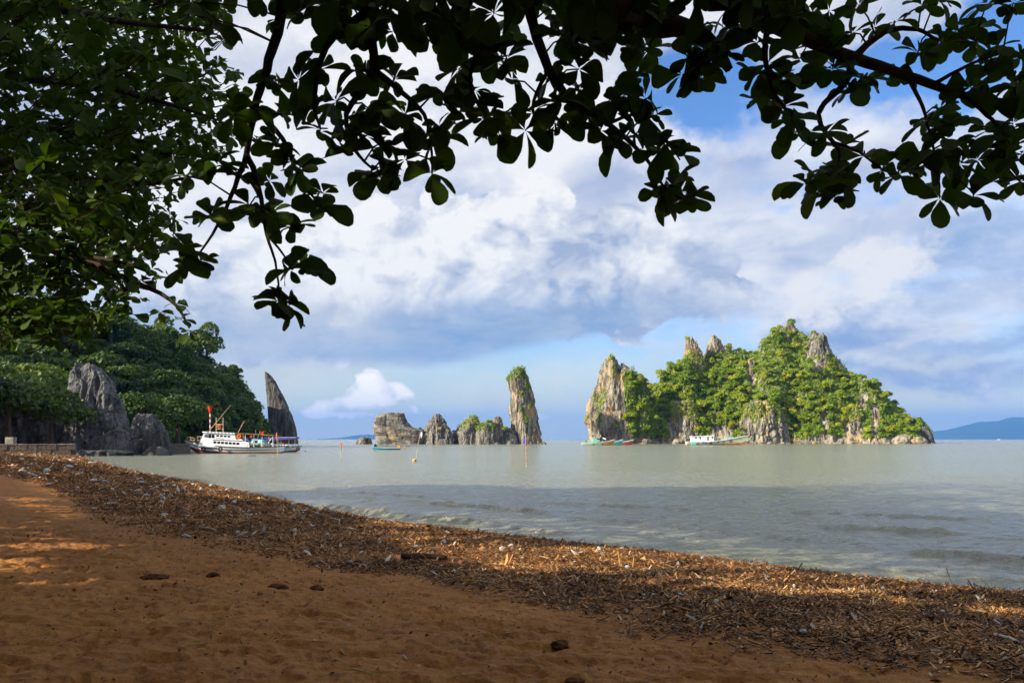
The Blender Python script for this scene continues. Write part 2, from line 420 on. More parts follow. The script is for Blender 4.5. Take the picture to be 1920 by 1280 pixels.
def loft_rock(name, prof, Y, mat, sec=ROUND, depth=1.0, amp=.12, flute=1.0, jag=.12, n=150, nz=110, seed=0, parent=None, strata=0.0, soft=1, sink=1.2):
    """a stack of cross-sections between a left and a right outline; prof = [(row, left, right)] from the base up"""
    prof = sorted(prof, key=lambda p: -p[0])
    z = np.array([CAMZ+(HOR-p[0])/FPX*Y for p in prof]); xl = np.array([(p[1]-960)/FPX*Y for p in prof]); xr = np.array([(p[2]-960)/FPX*Y for p in prof])
    z = np.r_[z[0]-sink, z]; xl = np.r_[xl[0], xl]; xr = np.r_[xr[0], xr]
    zz = np.linspace(z[0], z[-1], nz); L = np.interp(zz, z, xl); R = np.interp(zz, z, xr)
    H = z[-1]-z[0]; W = (R-L).max()/2
    s = section(sec, n, soft)
    nrm = np.stack([np.roll(s[:, 1], -1)-np.roll(s[:, 1], 1), -(np.roll(s[:, 0], -1)-np.roll(s[:, 0], 1))], 1)
    nrm /= np.linalg.norm(nrm, axis=1, keepdims=True)+1e-9
    if (nrm*s).sum() < 0: nrm = -nrm
    cx, hw = (L+R)/2, (R-L)/2
    hd = depth*(hw*.55+W*.45)
    X = cx[:, None]+hw[:, None]*s[None, :, 0]; Yy = Y+hd[:, None]*s[None, :, 1]; Z = np.repeat(zz[:, None], n, 1)
    S = max(W, 1e-3); o = seed*17.3
    q = 1.6/S
    fl = ridged(X*q*1.7+o, Yy*q*1.7, Z*q*.28, 4, .55)
    bl = fbm(X*q*.9, Yy*q*.9+o, Z*q*.7, 5, .55)
    crack = -np.exp(-(pnoise(X*q*.8+o, Yy*q*.8, Z*q*.5)/.07)**2)
    rough = ridged(X*q*5.5+o, Yy*q*5.5, Z*q*2.2, 3, .6)-.4
    d = amp*S*(flute*(fl-.35)*1.0+bl*.9+crack*.55+rough*.42)
    if strata: d = d+strata*S*(ridged(Z*q*3.2+.5*X*q, X*q*.25+o, Yy*q*.25, 3, .5)-.4)
    edge = np.minimum(1, (1-np.linspace(0, 1, nz))*12+.25)[:, None]
    d = d*edge
    X = X+d*nrm[None, :, 0]; Yy = Yy+d*nrm[None, :, 1]
    v01 = ((zz-zz[0])/H)[:, None]
    Z = Z+(v01**3)*jag*H*1.5*(ridged(X*q*2.1+o, Yy*q*2.1, 4.4, 3)-.55)
    # close the top
    caps = []
    for k in (.72, .45, .2, .03):
        cxk, cyk = X[-1].mean(), Yy[-1].mean()
        xk, yk = cxk+(X[-1]-cxk)*k, cyk+(Yy[-1]-cyk)*k
        zk = Z[-1].mean()+(Z[-1]-Z[-1].mean())*k+(1-k)*jag*H*.25+.06*S*fbm(xk*q*3+o, yk*q*3, 1.1, 3)
        caps.append((xk, yk, zk))
    X = np.vstack([X]+[c[0][None] for c in caps]); Yy = np.vstack([Yy]+[c[1][None] for c in caps]); Z = np.vstack([Z]+[c[2][None] for c in caps])
    nr = nz+len(caps); V = np.stack([X.ravel(), Yy.ravel(), Z.ravel()], 1)
    base = np.array([cx[0], Y, 0.0])
    F = grid_faces(nr, n, True)
    if parent is not None: base = np.array(parent.location)
    o_ = obj(name, mesh_np(name, V-base, F, mat, False), parent, None if parent else base)
    return o_, V[:nz*n].reshape(nz, n, 3)

# ------------------------------------------------------------------ foliage
def leaf_mat(name, ramp, trans=.25, rough=.55, spec=.3, rnd=.5):
    """two leaf colours chosen per leaf (attribute col) and per plant (object random)"""
    m, nt, b = new_mat(name)
    at_ = nt.nodes.new('ShaderNodeAttribute'); at_.attribute_name = 'col'
    oi = nt.nodes.new('ShaderNodeObjectInfo')
    r = E(nt, oi.outputs['Random']); k = E(nt, at_.outputs['Fac'])
    f = (k*(1-rnd)+r*rnd).clamp()
    cr = nt.nodes.new('ShaderNodeValToRGB'); nt.links.new(f.k, cr.inputs[0])
    els = cr.color_ramp.elements
    while len(els) < len(ramp): els.new(.5)
    for e, (p, c) in zip(els, ramp): e.position = p; e.color = tuple(c)+(1,)
    nt.links.new(cr.outputs[0], b.inputs['Base Color'])
    b.inputs['Roughness'].default_value = rough; b.inputs['Specular IOR Level'].default_value = spec
    if trans:
        t = nt.nodes.new('ShaderNodeBsdfTranslucent'); mx = nt.nodes.new('ShaderNodeMixShader'); mx.inputs[0].default_value = trans
        nt.links.new(mixc(nt, 1.0, cr.outputs[0], (1.5, 1.6, .5, 1), 'MULTIPLY'), t.inputs[0])
        nt.links.new(b.outputs[0], mx.inputs[1]); nt.links.new(t.outputs[0], mx.inputs[2])
        nt.links.new(mx.outputs[0], nt.nodes['Material Output'].inputs[0])
    return m
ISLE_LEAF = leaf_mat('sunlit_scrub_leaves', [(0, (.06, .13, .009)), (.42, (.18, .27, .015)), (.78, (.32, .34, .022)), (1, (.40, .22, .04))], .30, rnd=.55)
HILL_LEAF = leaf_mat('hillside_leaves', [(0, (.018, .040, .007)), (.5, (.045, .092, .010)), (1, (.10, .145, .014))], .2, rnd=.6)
BARK = flat('grey_brown_bark', (.11, .085, .065), .9, .1, .25, 6)

def quads(cen, nor, size, rs, asp=.62):
    """leaf faces: rhombic quads with given centres and normals"""
    n = len(cen)
    a = rs.normal(size=(n, 3)); t = np.cross(nor, a); t /= np.linalg.norm(t, axis=1, keepdims=True)+1e-9
    bt = np.cross(nor, t)
    size = np.broadcast_to(size, (n,))[:, None]
    V = np.stack([cen-t*size, cen-bt*size*asp, cen+t*size, cen+bt*size*asp], 1).reshape(-1, 3)
    F = np.arange(n*4).reshape(n, 4)
    return V, F
def crown_mesh(name, seed, n, R, H, leaf, mat, lobes=7, trunk=True, flatten=.62):
    """crown of leaf clumps on several lobes over a short trunk, standing on z=0"""
    rs = np.random.RandomState(seed)
    cs, ns, sh = [], [], []
    per = n//lobes
    for k in range(lobes):
        a = rs.uniform(0, 6.28); rr = R*rs.uniform(.15, .62) if k else 0
        zc = H*(rs.uniform(.45, .8) if k else .78); rad = R*rs.uniform(.36, .58)
        c = np.array((rr*math.cos(a), rr*math.sin(a), zc))
        d = rs.normal(size=(per, 3)); d /= np.linalg.norm(d, axis=1, keepdims=True); d[:, 2] = np.where(d[:, 2] < -.35, -d[:, 2], d[:, 2])
        bumps = 1+.28*pnoise(d[:, 0]*2.6+seed, d[:, 1]*2.6+k*3.1, d[:, 2]*2.6)
        p = c+d*np.array((1, 1, flatten))*rad*(bumps*rs.uniform(.78, 1.03, per))[:, None]
        nn = d*.6+np.array((0, 0, .55))+rs.normal(size=(per, 3))*.55; nn /= np.linalg.norm(nn, axis=1, keepdims=True)
        cs.append(p); ns.append(nn); sh.append(np.clip(rs.uniform(.1, .75)+rs.normal(size=per)*.14, 0, 1))
    c, nn, s = np.vstack(cs), np.vstack(ns), np.concatenate(sh)
    V, F = quads(c, nn, leaf*rs.uniform(.6, 1.25, len(c)), rs)
    col = np.repeat(s, 4)
    if trunk:
        t = []
        a = np.linspace(0, 2*math.pi, 6)[:-1]
        for zz, r_, ox in ((-H*.12, .055*H, 0), (H*.3, .035*H, .03*H), (H*.65, .018*H, .0)):
            t.append(np.stack([np.cos(a)*r_+ox, np.sin(a)*r_, np.full(5, zz)], 1))
        F2 = grid_faces(3, 5, True)+len(V); nF = len(F)
        V = np.vstack([V]+t); F = np.vstack([F, F2]); col = np.r_[col, np.full(15, .2)]
    m = mesh_np(name, V, F, mat, False, np.stack([col, col, col, np.ones_like(col)], 1))
    if trunk:
        m.materials.append(BARK)
        mi = np.zeros(len(F), np.int32); mi[nF:] = 1; m.polygons.foreach_set('material_index', mi)
    return m
def copies(name, meshes, places, rs, label, cat, group):
    """place = (x, y, z, scale); each is a top-level object sharing mesh data"""
    for i, (x, y, z, s) in enumerate(places):
        o = obj(name, meshes[i % len(meshes)] if not callable(meshes) else meshes(i), None, (x, y, z))
        o.rotation_euler = (rs.normal()*.12, rs.normal()*.12, rs.uniform(0, 6.28)); o.scale = (s*rs.uniform(.85, 1.2), s*rs.uniform(.85, 1.2), s*rs.uniform(.85, 1.25))
        tag(o, label, cat, group)

# ------------------------------------------------------------------ ridge loft for the wooded masses
def ridge_mass(name, sil, front, depth, mat, parent=None, ncol=300, nrow=110, cliff=.22, but=5.0, seed=1, rough=1.0, back=1.0):
    """sil = [(px, row of the crest)], front(px) = distance of the foot; columns run from the foot over the crest and down behind"""
    px = np.linspace(sil[0][0], sil[-1][0], ncol)
    top = np.interp(px, [s[0] for s in sil], [s[1] for s in sil])
    Yf = np.array([front(p) for p in px]); o = seed*9.7
    Yf = Yf+but*fbm(px*.018+o, .5, 0, 3)*1.4
    Dp = depth if np.isscalar(depth) else np.array([depth(p) for p in px])
    Yr = Yf+Dp; H = np.maximum(CAMZ+(HOR-top)/FPX*Yr, .2)
    nfr = int(nrow*.72); s = np.linspace(0, 1, nfr)
    zr = np.where(s < .3, s/.3*cliff, cliff+(s-.3)/.7*(1-cliff))
    g = np.where(zr < cliff, .16*zr/cliff, .16+.84*np.clip((zr-cliff)/(1-cliff), 0, 1)**1.25)
    Yfr = Yf[None]+(Yr-Yf)[None]*g[:, None]; Zfr = H[None]*zr[:, None]-1.0*(1-s[:, None])
    sb = np.linspace(0, 1, nrow-nfr+1)[1:]
    Ybk = Yr[None]+(Yr-Yf)[None]*back*(sb[:, None]**.8); Zbk = H[None]*(1-sb[:, None]**1.6)-1.0*sb[:, None]
    Yy = np.vstack([Yfr, Ybk]); Z = np.vstack([Zfr, Zbk]); PX = np.repeat(px[None], nrow, 0)
    X = (PX-960)/FPX*Yy
    k = rough
    lump = fbm(X*.07, Yy*.05+o, Z*.07, 4, .5)*3.4*k+(ridged(X*.22+o, Yy*.12, Z*.05, 4)-.4)*1.8*k
    wt = np.minimum(1, Z/3+.5).clip(0, 1)
    Yy = Yy-lump*wt; Z = Z+.35*lump*wt*(Z > 2)
    X = X+fbm(X*.15+4, Yy*.1, Z*.15, 3)*1.2*k
    V = np.stack([X, Yy, Z], -1)
    base = np.array(parent.location) if parent is not None else np.zeros(3)
    o_ = obj(name, mesh_np(name, V.reshape(-1, 3)-base, grid_faces(nrow, ncol), mat, False), parent)
    return o_, V, nfr
def pix(V):
    return 960+V[..., 0]/V[..., 1]*FPX, HOR-(V[..., 2]-CAMZ)/V[..., 1]*FPX
def in_ell(px, py, ells):
    m = np.zeros(px.shape, bool)
    for a, b, rx, ry in ells: m |= ((px-a)/rx)**2+((py-b)/ry)**2 < 1
    return m
def cover(name, V, mask, n, leaf, mat, rs, parent=None, lift=.3, nz=.5):
    """low scrub: leaf clumps spread over the masked part of a surface grid"""
    idx = np.argwhere(mask[:-1, :-1]); ij = idx[rs.randint(len(idx), size=n)]
    a, b, c_ = V[ij[:, 0], ij[:, 1]], V[ij[:, 0]+1, ij[:, 1]], V[ij[:, 0], (ij[:, 1]+1) % V.shape[1]]
    r1, r2 = rs.uniform(0, 1, (n, 1)), rs.uniform(0, 1, (n, 1))
    p = a+(b-a)*r1+(c_-a)*r2
    nn = np.cross(c_-a, b-a); nn /= np.linalg.norm(nn, axis=1, keepdims=True)+1e-9
    nn = np.where((nn[:, 1] > 0)[:, None] & (nn[:, 2] < 0)[:, None], -nn, nn)
    nn = np.where((nn[:, 2] < -.2)[:, None], -nn, nn)
    p = p+nn*rs.uniform(0, lift, (n, 1))+np.array((0, 0, 1))*rs.uniform(0, lift, (n, 1))
    q = nn*.5+np.array((0, -.1, nz))+rs.normal(size=(n, 3))*.5; q /= np.linalg.norm(q, axis=1, keepdims=True)
    Vq, F = quads(p, q, leaf*rs.uniform(.5, 1.3, n), rs)
    s = np.clip(.45+.55*fbm(p[:, 0]*.12, p[:, 1]*.12, p[:, 2]*.12, 2)+rs.normal(size=n)*.12, 0, 1); s = np.repeat(s, 4)
    base = np.array(parent.location) if parent is not None else np.zeros(3)
    o = obj(name, mesh_np(name, Vq-base, F, mat, False, np.stack([s, s, s, np.ones_like(s)], 1)), parent); o['kind'] = 'stuff'
    return o

def build_island():
    rs = np.random.RandomState(11)
    isle = empty('limestone_island', (140, 440, 0))
    tag(isle, 'large steep limestone island thick with green scrub and trees', 'island')
    sil = [(1216, 812), (1226, 770), (1238, 712), (1262, 690), (1290, 672), (1318, 690), (1345, 668), (1365, 656), (1400, 663), (1420, 668), (1428, 642), (1452, 622), (1478, 615), (1500, 624), (1535, 640),
           (1560, 668), (1582, 696), (1640, 720), (1662, 748), (1695, 782), (1715, 808), (1735, 826)]
    body, V, nfr = ridge_mass('rock_body', sil, lambda p: 425+0.03*(p-1225)*0, lambda p: 12+26*math.exp(-((p-1470)/190)**2)+10, ROCK_WARM, isle, 330, 130, .20, 7.0, 3, 1.0)
    bx, by = pix(V[:nfr+1]); fy_ = V[:nfr+1, :, 1]
    def P(nm, prof, out, **k):                 # set into the slope so that only part of it stands out
        r0 = prof[0][0]; rm = prof[len(prof)//2][0]; mid = (prof[0][1]+prof[0][2])/2
        ys = [fy_.ravel()[np.argmin((bx.ravel()-mid)**2+(by.ravel()-min(r, 826))**2)] for r in (r0-4, rm)]
        Y = max(ys)+out
        o_, vr = loft_rock(nm, prof, Y, k.pop('mat', ROCK_WARM), parent=isle, **k)
        nzr = vr.shape[0]; rowf = np.linspace(0, 1, nzr)[:, None]
        veg = (rowf+.55*fbm(vr[..., 0]*.22, vr[..., 2]*.13, 1.9+mid, 3) > (.62 if r0 > 750 else 1.02)) | (rowf+.3*fbm(vr[..., 0]*.3, vr[..., 2]*.3, 4.4, 2) < (0.0 if r0 > 800 else .58))
        veg &= vr[..., 1] < Y+1.5
        if veg.sum() > 30: cover('scrub', vr, veg, int(min(1500, veg.sum()*.5)), .6, ISLE_LEAF, rs, isle, .7)
        return o_
    P('crag', [(705, 1276, 1322), (680, 1280, 1319), (655, 1284, 1312), (645, 1287, 1306), (634, 1289, 1295)], 1.5, sec=PRISM, depth=.6, amp=.2, jag=.16, n=90, nz=70, seed=1)
    P('crag', [(700, 1318, 1362), (672, 1322, 1360), (655, 1326, 1358), (640, 1331, 1350), (632, 1333, 1340)], 1.5, sec=PRISM, depth=.6, amp=.18, jag=.12, n=90, nz=70, seed=2)
    P('crag', [(640, 1466, 1494), (618, 1469, 1492), (606, 1475, 1486)], 1, depth=.8, amp=.22, n=70, nz=40, seed=3)
    P('cliff', [(715, 1494, 1588), (698, 1496, 1584), (684, 1498, 1577), (659, 1502, 1560), (640, 1512, 1550), (628, 1526, 1544)], 3.5, sec=PRISM, depth=.7, amp=.13, jag=.08, seed=4, n=170, mat=ROCK)
    P('cliff', [(832, 1252, 1318), (800, 1252, 1312), (775, 1258, 1306), (755, 1264, 1296)], 2.2, sec=ROUND, depth=.5, amp=.2, seed=5, n=150)
    P('cliff', [(832, 1384, 1478), (815, 1386, 1476), (795, 1390, 1470), (772, 1398, 1460), (755, 1410, 1446)], 2.6, sec=ROUND, depth=.45, amp=.2, seed=6, n=160)
    P('cliff', [(832, 1625, 1652), (790, 1628, 1650), (755, 1632, 1646), (745, 1634, 1642)], 1.2, sec=PRISM, depth=.8, amp=.2, seed=7, n=80, nz=80)
    P('cliff', [(832, 1578, 1622), (800, 1584, 1618), (770, 1590, 1612)], 2.2, depth=.6, amp=.24, seed=8, n=90, nz=70)
    P('cliff', [(745, 1400, 1416), (700, 1402, 1414), (676, 1404, 1410)], 1.0, depth=.9, amp=.2, seed=9, n=60, nz=60)
    P('cliff', [(780, 1605, 1632), (735, 1607, 1628), (712, 1612, 1622)], 1.5, depth=.8, amp=.25, seed=12, n=70, nz=60)
    P('cliff', [(832, 1476, 1530), (822, 1480, 1524), (812, 1488, 1512)], 2.0, depth=.5, amp=.24, seed=13, n=90, nz=40)
    P('headland', [(830, 1706, 1748), (815, 1708, 1744), (800, 1710, 1734), (790, 1712, 1724), (786, 1714, 1719)], 2, sec=BLOCK, depth=.9, amp=.1, seed=10, n=100, nz=70, mat=ROCK_DARK)
    px, py = pix(V)
    bare = in_ell(px, py, [(1280, 800, 30, 32), (1430, 805, 40, 26), (1408, 708, 8, 34), (1545, 795, 9, 36), (1640, 785, 9, 42), (1618, 745, 12, 26), (1600, 808, 20, 20), (1352, 812, 22, 14), (1535, 668, 26, 30), (1288, 655, 14, 20), (1334, 655, 8, 22)])
    fr = np.zeros(px.shape, bool); fr[:nfr+6] = True
    ok = fr & ~bare & (V[..., 2] > 3.0+2.5*pnoise(V[..., 0]*.12, V[..., 1]*.1, .7))
    ok &= ridged(px*.035, py*.012, 3.3, 3) < .93
    cover('scrub', V, ok, 34000, .75, ISLE_LEAF, rs, isle, .9)
    meshes = [crown_mesh('island_tree', 40+k, 640, 3.7, (6.2, 5.2, 7.4, 6.6, 5.6, 8.2)[k], .50, ISLE_LEAF, (7, 5, 9, 6, 11, 8)[k], flatten=(.62, .9, .75, 1.05, .5, .85)[k]) for k in range(6)]
    idx = np.argwhere(ok & (V[..., 2] > 4)); rs.shuffle(idx)
    places, kept = [], []
    for i, j in idx:
        p = V[i, j]
        if kept and np.min(np.linalg.norm(np.array(kept)-p, axis=1)) < 3.6: continue
        kept.append(p); hh = p[2]
        places.append((p[0], p[1]-.4, p[2]-.8, rs.uniform(.5, 1.15)*(1.0 if hh < 40 else .68)*(.75 if p[0] > 190 else 1)))
        if len(places) >= 285: break
    copies('island_tree', meshes, places, rs, 'leafy tree in the wood that covers the big steep island', 'tree', 'trees of the big island')
    # the spire standing off the island's flank
    sp, VS = loft_rock('rock_spire', [(830, 1110, 1226), (805, 1105, 1224), (788, 1099, 1222), (756, 1104, 1224), (731, 1117, 1216), (715, 1121, 1204), (705, 1124, 1192), (697, 1127, 1180), (688, 1132, 1160), (675, 1137, 1148)], 424, ROCK_WARM,
                       PRISM, .55, .11, 1.3, .16, 210, 150, 21)
    tag(sp, 'jagged pale limestone spire with dark green flank beside the big island', 'rock')
    px, py = pix(VS); m = (px > 1166+.1*(py-700)) & (VS[..., 1] < 428) & (py < 822) & (py > 700)
    cover('scrub', VS, m, 5200, .7, ISLE_LEAF, rs, sp, 1.4)
    cover('scrub', VS, (px < 1165) & (VS[..., 1] < 432) & (py < 815) & (fbm(px*.07, py*.03, 2.2, 2) > .22), 1300, .55, ISLE_LEAF, rs, sp, .5)
    m2 = np.argwhere(m); rs.shuffle(m2)
    copies('spire_tree', meshes, [(V_[0]+.3, V_[1]-.6, V_[2]-1.2, rs.uniform(.5, .95)) for V_ in (VS[i, j] for i, j in m2[:34])], rs,
           'dark green tree on the shaded flank of the jagged spire', 'tree', 'trees on the jagged spire')
    return meshes
ISLE_TREES = build_island()

def build_islets():
    rs = np.random.RandomState(5)
    Y = 392
    col, VC = loft_rock('stone_pillar', [(832, 966, 1017), (818, 962, 1014), (788, 958, 1009), (770, 955, 1006), (761, 955, 1003), (736, 958, 999), (724, 953, 995), (713, 951, 991), (706, 955, 989), (697, 965, 985), (693, 971, 982)], Y, ROCK_WARM, PRISM, .95, .11, 1.1, .05, 170, 170, 31)
    tag(col, 'tall leaning limestone pillar rising from the sea with tufts of green', 'rock')
    px, py = pix(VC)
    cover('scrub', VC, (py < 716) & (px < 984) & (VC[..., 1] < Y+8), 700, .55, ISLE_LEAF, rs, col, 1.2)
    cover('scrub', VC, (VC[..., 1] < Y) & in_ell(px, py, [(987, 728, 5, 11), (977, 739, 4, 4), (994, 762, 4, 6), (977, 768, 3, 5), (986, 790, 4, 7), (981, 778, 3, 5)]), 520, .5, ISLE_LEAF, rs, col, .8)
    R = lambda nm, lab, prof, **k: tag(loft_rock(nm, prof, k.pop('Y', 384), k.pop('mat', ROCK), **k)[0], lab, 'rock')
    R('sea_stack', 'big layered boulder with sunlit end at the end of the islet chain', [(833, 709, 798), (820, 702, 797), (807, 699, 795), (800, 699, 772), (788, 702, 762), (782, 704, 760), (777, 712, 758), (774, 730, 756)], mat=ROCK_STRATA, sec=[(-1, .6), (-.8, -1), (.6, -.8), (1, .1), (.5, 1), (-.6, 1)], depth=.5, amp=.05, flute=.25, strata=.035, jag=.03, seed=32, n=170, soft=1)
    R('sea_stack', 'low pale boulder lying apart from the big layered rock', [(833, 668, 697), (825, 671, 696), (820, 678, 692)], amp=.18, n=80, nz=40, seed=33)
    R('sea_stack', 'rugged hump-backed rock in the middle of the islet chain', [(833, 796, 852), (818, 798, 849), (805, 799, 843), (795, 801, 838), (788, 806, 833), (780, 813, 828), (778, 816, 825)], sec=PRISM, depth=.7, amp=.2, jag=.09, seed=34, n=150)
    a, VA = loft_rock('sea_stack', [(833, 856, 906), (815, 852, 904), (805, 856, 902), (795, 866, 899), (786, 878, 895), (781, 884, 892)], 386, ROCK, PRISM, .7, .18, 1, .06, 130, 90, 35); tag(a, 'steep rock with bright face and shrubs along its crest', 'rock')
    px, py = pix(VA); cover('scrub', VA, (py < 803) & (VA[..., 1] < 392), 420, .5, ISLE_LEAF, rs, a, .7)
    b, VB = loft_rock('sea_stack', [(833, 892, 930), (815, 893, 928), (802, 897, 925), (797, 904, 920)], 383, ROCK, ROUND, .7, .16, 1, .06, 110, 80, 36); tag(b, 'rounded grey rock crowned with bright green bushes', 'rock')
    px, py = pix(VB); cover('scrub', VB, (py < 806), 420, .5, ISLE_LEAF, rs, b, .8)
    R('sea_stack', 'upright square-shouldered grey rock next to the bush-topped one', [(833, 919, 947), (815, 921, 945), (795, 923, 943), (786, 926, 941), (783, 930, 939)], sec=BLOCK, depth=.8, amp=.1, seed=37, n=110, nz=80, Y=388)
    R('sea_stack', 'squat dark rock at the foot of the tall pillar', [(833, 942, 972), (818, 943, 968), (808, 946, 962), (804, 949, 957)], amp=.18, seed=38, n=90, nz=60, Y=389)
    R('sea_stack', 'low dark saddle rock between the hump and the bright face', [(833, 844, 872), (820, 846, 868), (812, 849, 862)], amp=.2, seed=41, n=80, nz=40, Y=390, mat=ROCK_DARK)
    R('sea_stack', 'dark shoulder of rock behind the layered boulder', [(833, 764, 808), (812, 768, 803), (806, 774, 798)], amp=.2, seed=42, n=80, nz=40, Y=392, mat=ROCK_DARK)
    for i, (x0, x1, tp, lab) in enumerate([(821, 843, 823, 'pale pointed boulder at the foot of the humped rock'), (868, 882, 825, 'small round boulder under the bright rock face'), (949, 963, 825, 'pale boulder below the squat dark rock'),
                                           (1011, 1026, 828, 'low flat dark rock awash beside the pillar'), (926, 938, 828, 'tiny boulder under the upright grey rock')]):
        R('boulder', lab, [(834, x0, x1), (tp+3, x0+2, x1-2), (tp, x0+6, x1-5)], amp=.16, seed=50+i, n=60, nz=26, Y=372)
    pl = []
    for px_, py_, Yq, s in [(917, 794, 384, .62), (905, 795, 384, .5), (895, 786, 386, .35), (948, 805, 386, .5), (952, 806, 388, .4), (789, 804, 386, .3), (974, 697, 392, .5), (967, 703, 392, .42), (866, 797, 385, .3), (851, 807, 386, .3)]:
        p = at(px_, py_, Yq); pl.append((p.x, p.y, p.z-1.5, s))
    labs = ['largest bright green bush on the islet chain, on the rounded grey rock', 'bush beside the largest one on the rounded grey rock', 'small bush on the very top of the bright-faced rock', 'bush in the gap left of the squat dark rock', 'bush on the squat dark rock below the pillar',
            'little bush in the notch behind the layered boulder', 'green tuft on the highest point of the tall pillar', 'green tuft on the lower shoulder of the pillar top', 'little bush low on the crest of the bright-faced rock', 'tiny bush at the low end of the bright-faced rock']
    for q, lab in zip(pl, labs): copies('islet_bush', [ISLE_TREES[len(lab) % 6]], [q], rs, lab, 'bush', 'bushes on the small islets')
    # boulders along the island's foot
    ms = []
    for k in range(5):
        bm = bmesh.new(); bmesh.ops.create_icosphere(bm, subdivisions=3, radius=1)
        co = np.array([v.co for v in bm.verts]); d = 1+.28*fbm(co[:, 0]*1.1+k*5, co[:, 1]*1.1, co[:, 2]*1.1, 3)+.12*(ridged(co[:, 0]*2+k, co[:, 1]*2, co[:, 2]*2, 2)-.5)
        for v, q in zip(bm.verts, co*d[:, None]*np.array((1.2, .9, .75))): v.co = q
        m = bpy.data.meshes.new('shore_boulder'); bm.to_mesh(m); bm.free(); m.materials.append((ROCK_WARM, ROCK)[k % 2]); ms.append(m)
    pl = []
    for k in range(74):
        px_ = rs.uniform(1480, 1765) if k < 54 else rs.uniform(1222, 1480)
        Yq = rs.uniform(412, 421) if px_ < 1700 else rs.uniform(414, 424)
        s = rs.uniform(.5, 1.5)*(1.0 if px_ < 1720 else .6); pl.append(((px_-960)/FPX*Yq, Yq, .15*s, s))
    for px_, s in ((1690, 4.2), (1724, 3.2), (1214, 2.4), (1660, 2.2), (1508, 2.0), (1272, 2.4), (1712, 2.6)):
        pl.append(((px_-960)/FPX*417, 417, .3*s, s))
    copies('shore_boulder', ms, pl, rs, 'weathered boulder at the waterline along the big island foot', 'boulder', 'boulders along the island foot')
    for o in SC.objects:
        if o.name.startswith('shore_boulder'): o.rotation_euler[0] *= 2; o.rotation_euler[1] *= 2
build_islets()

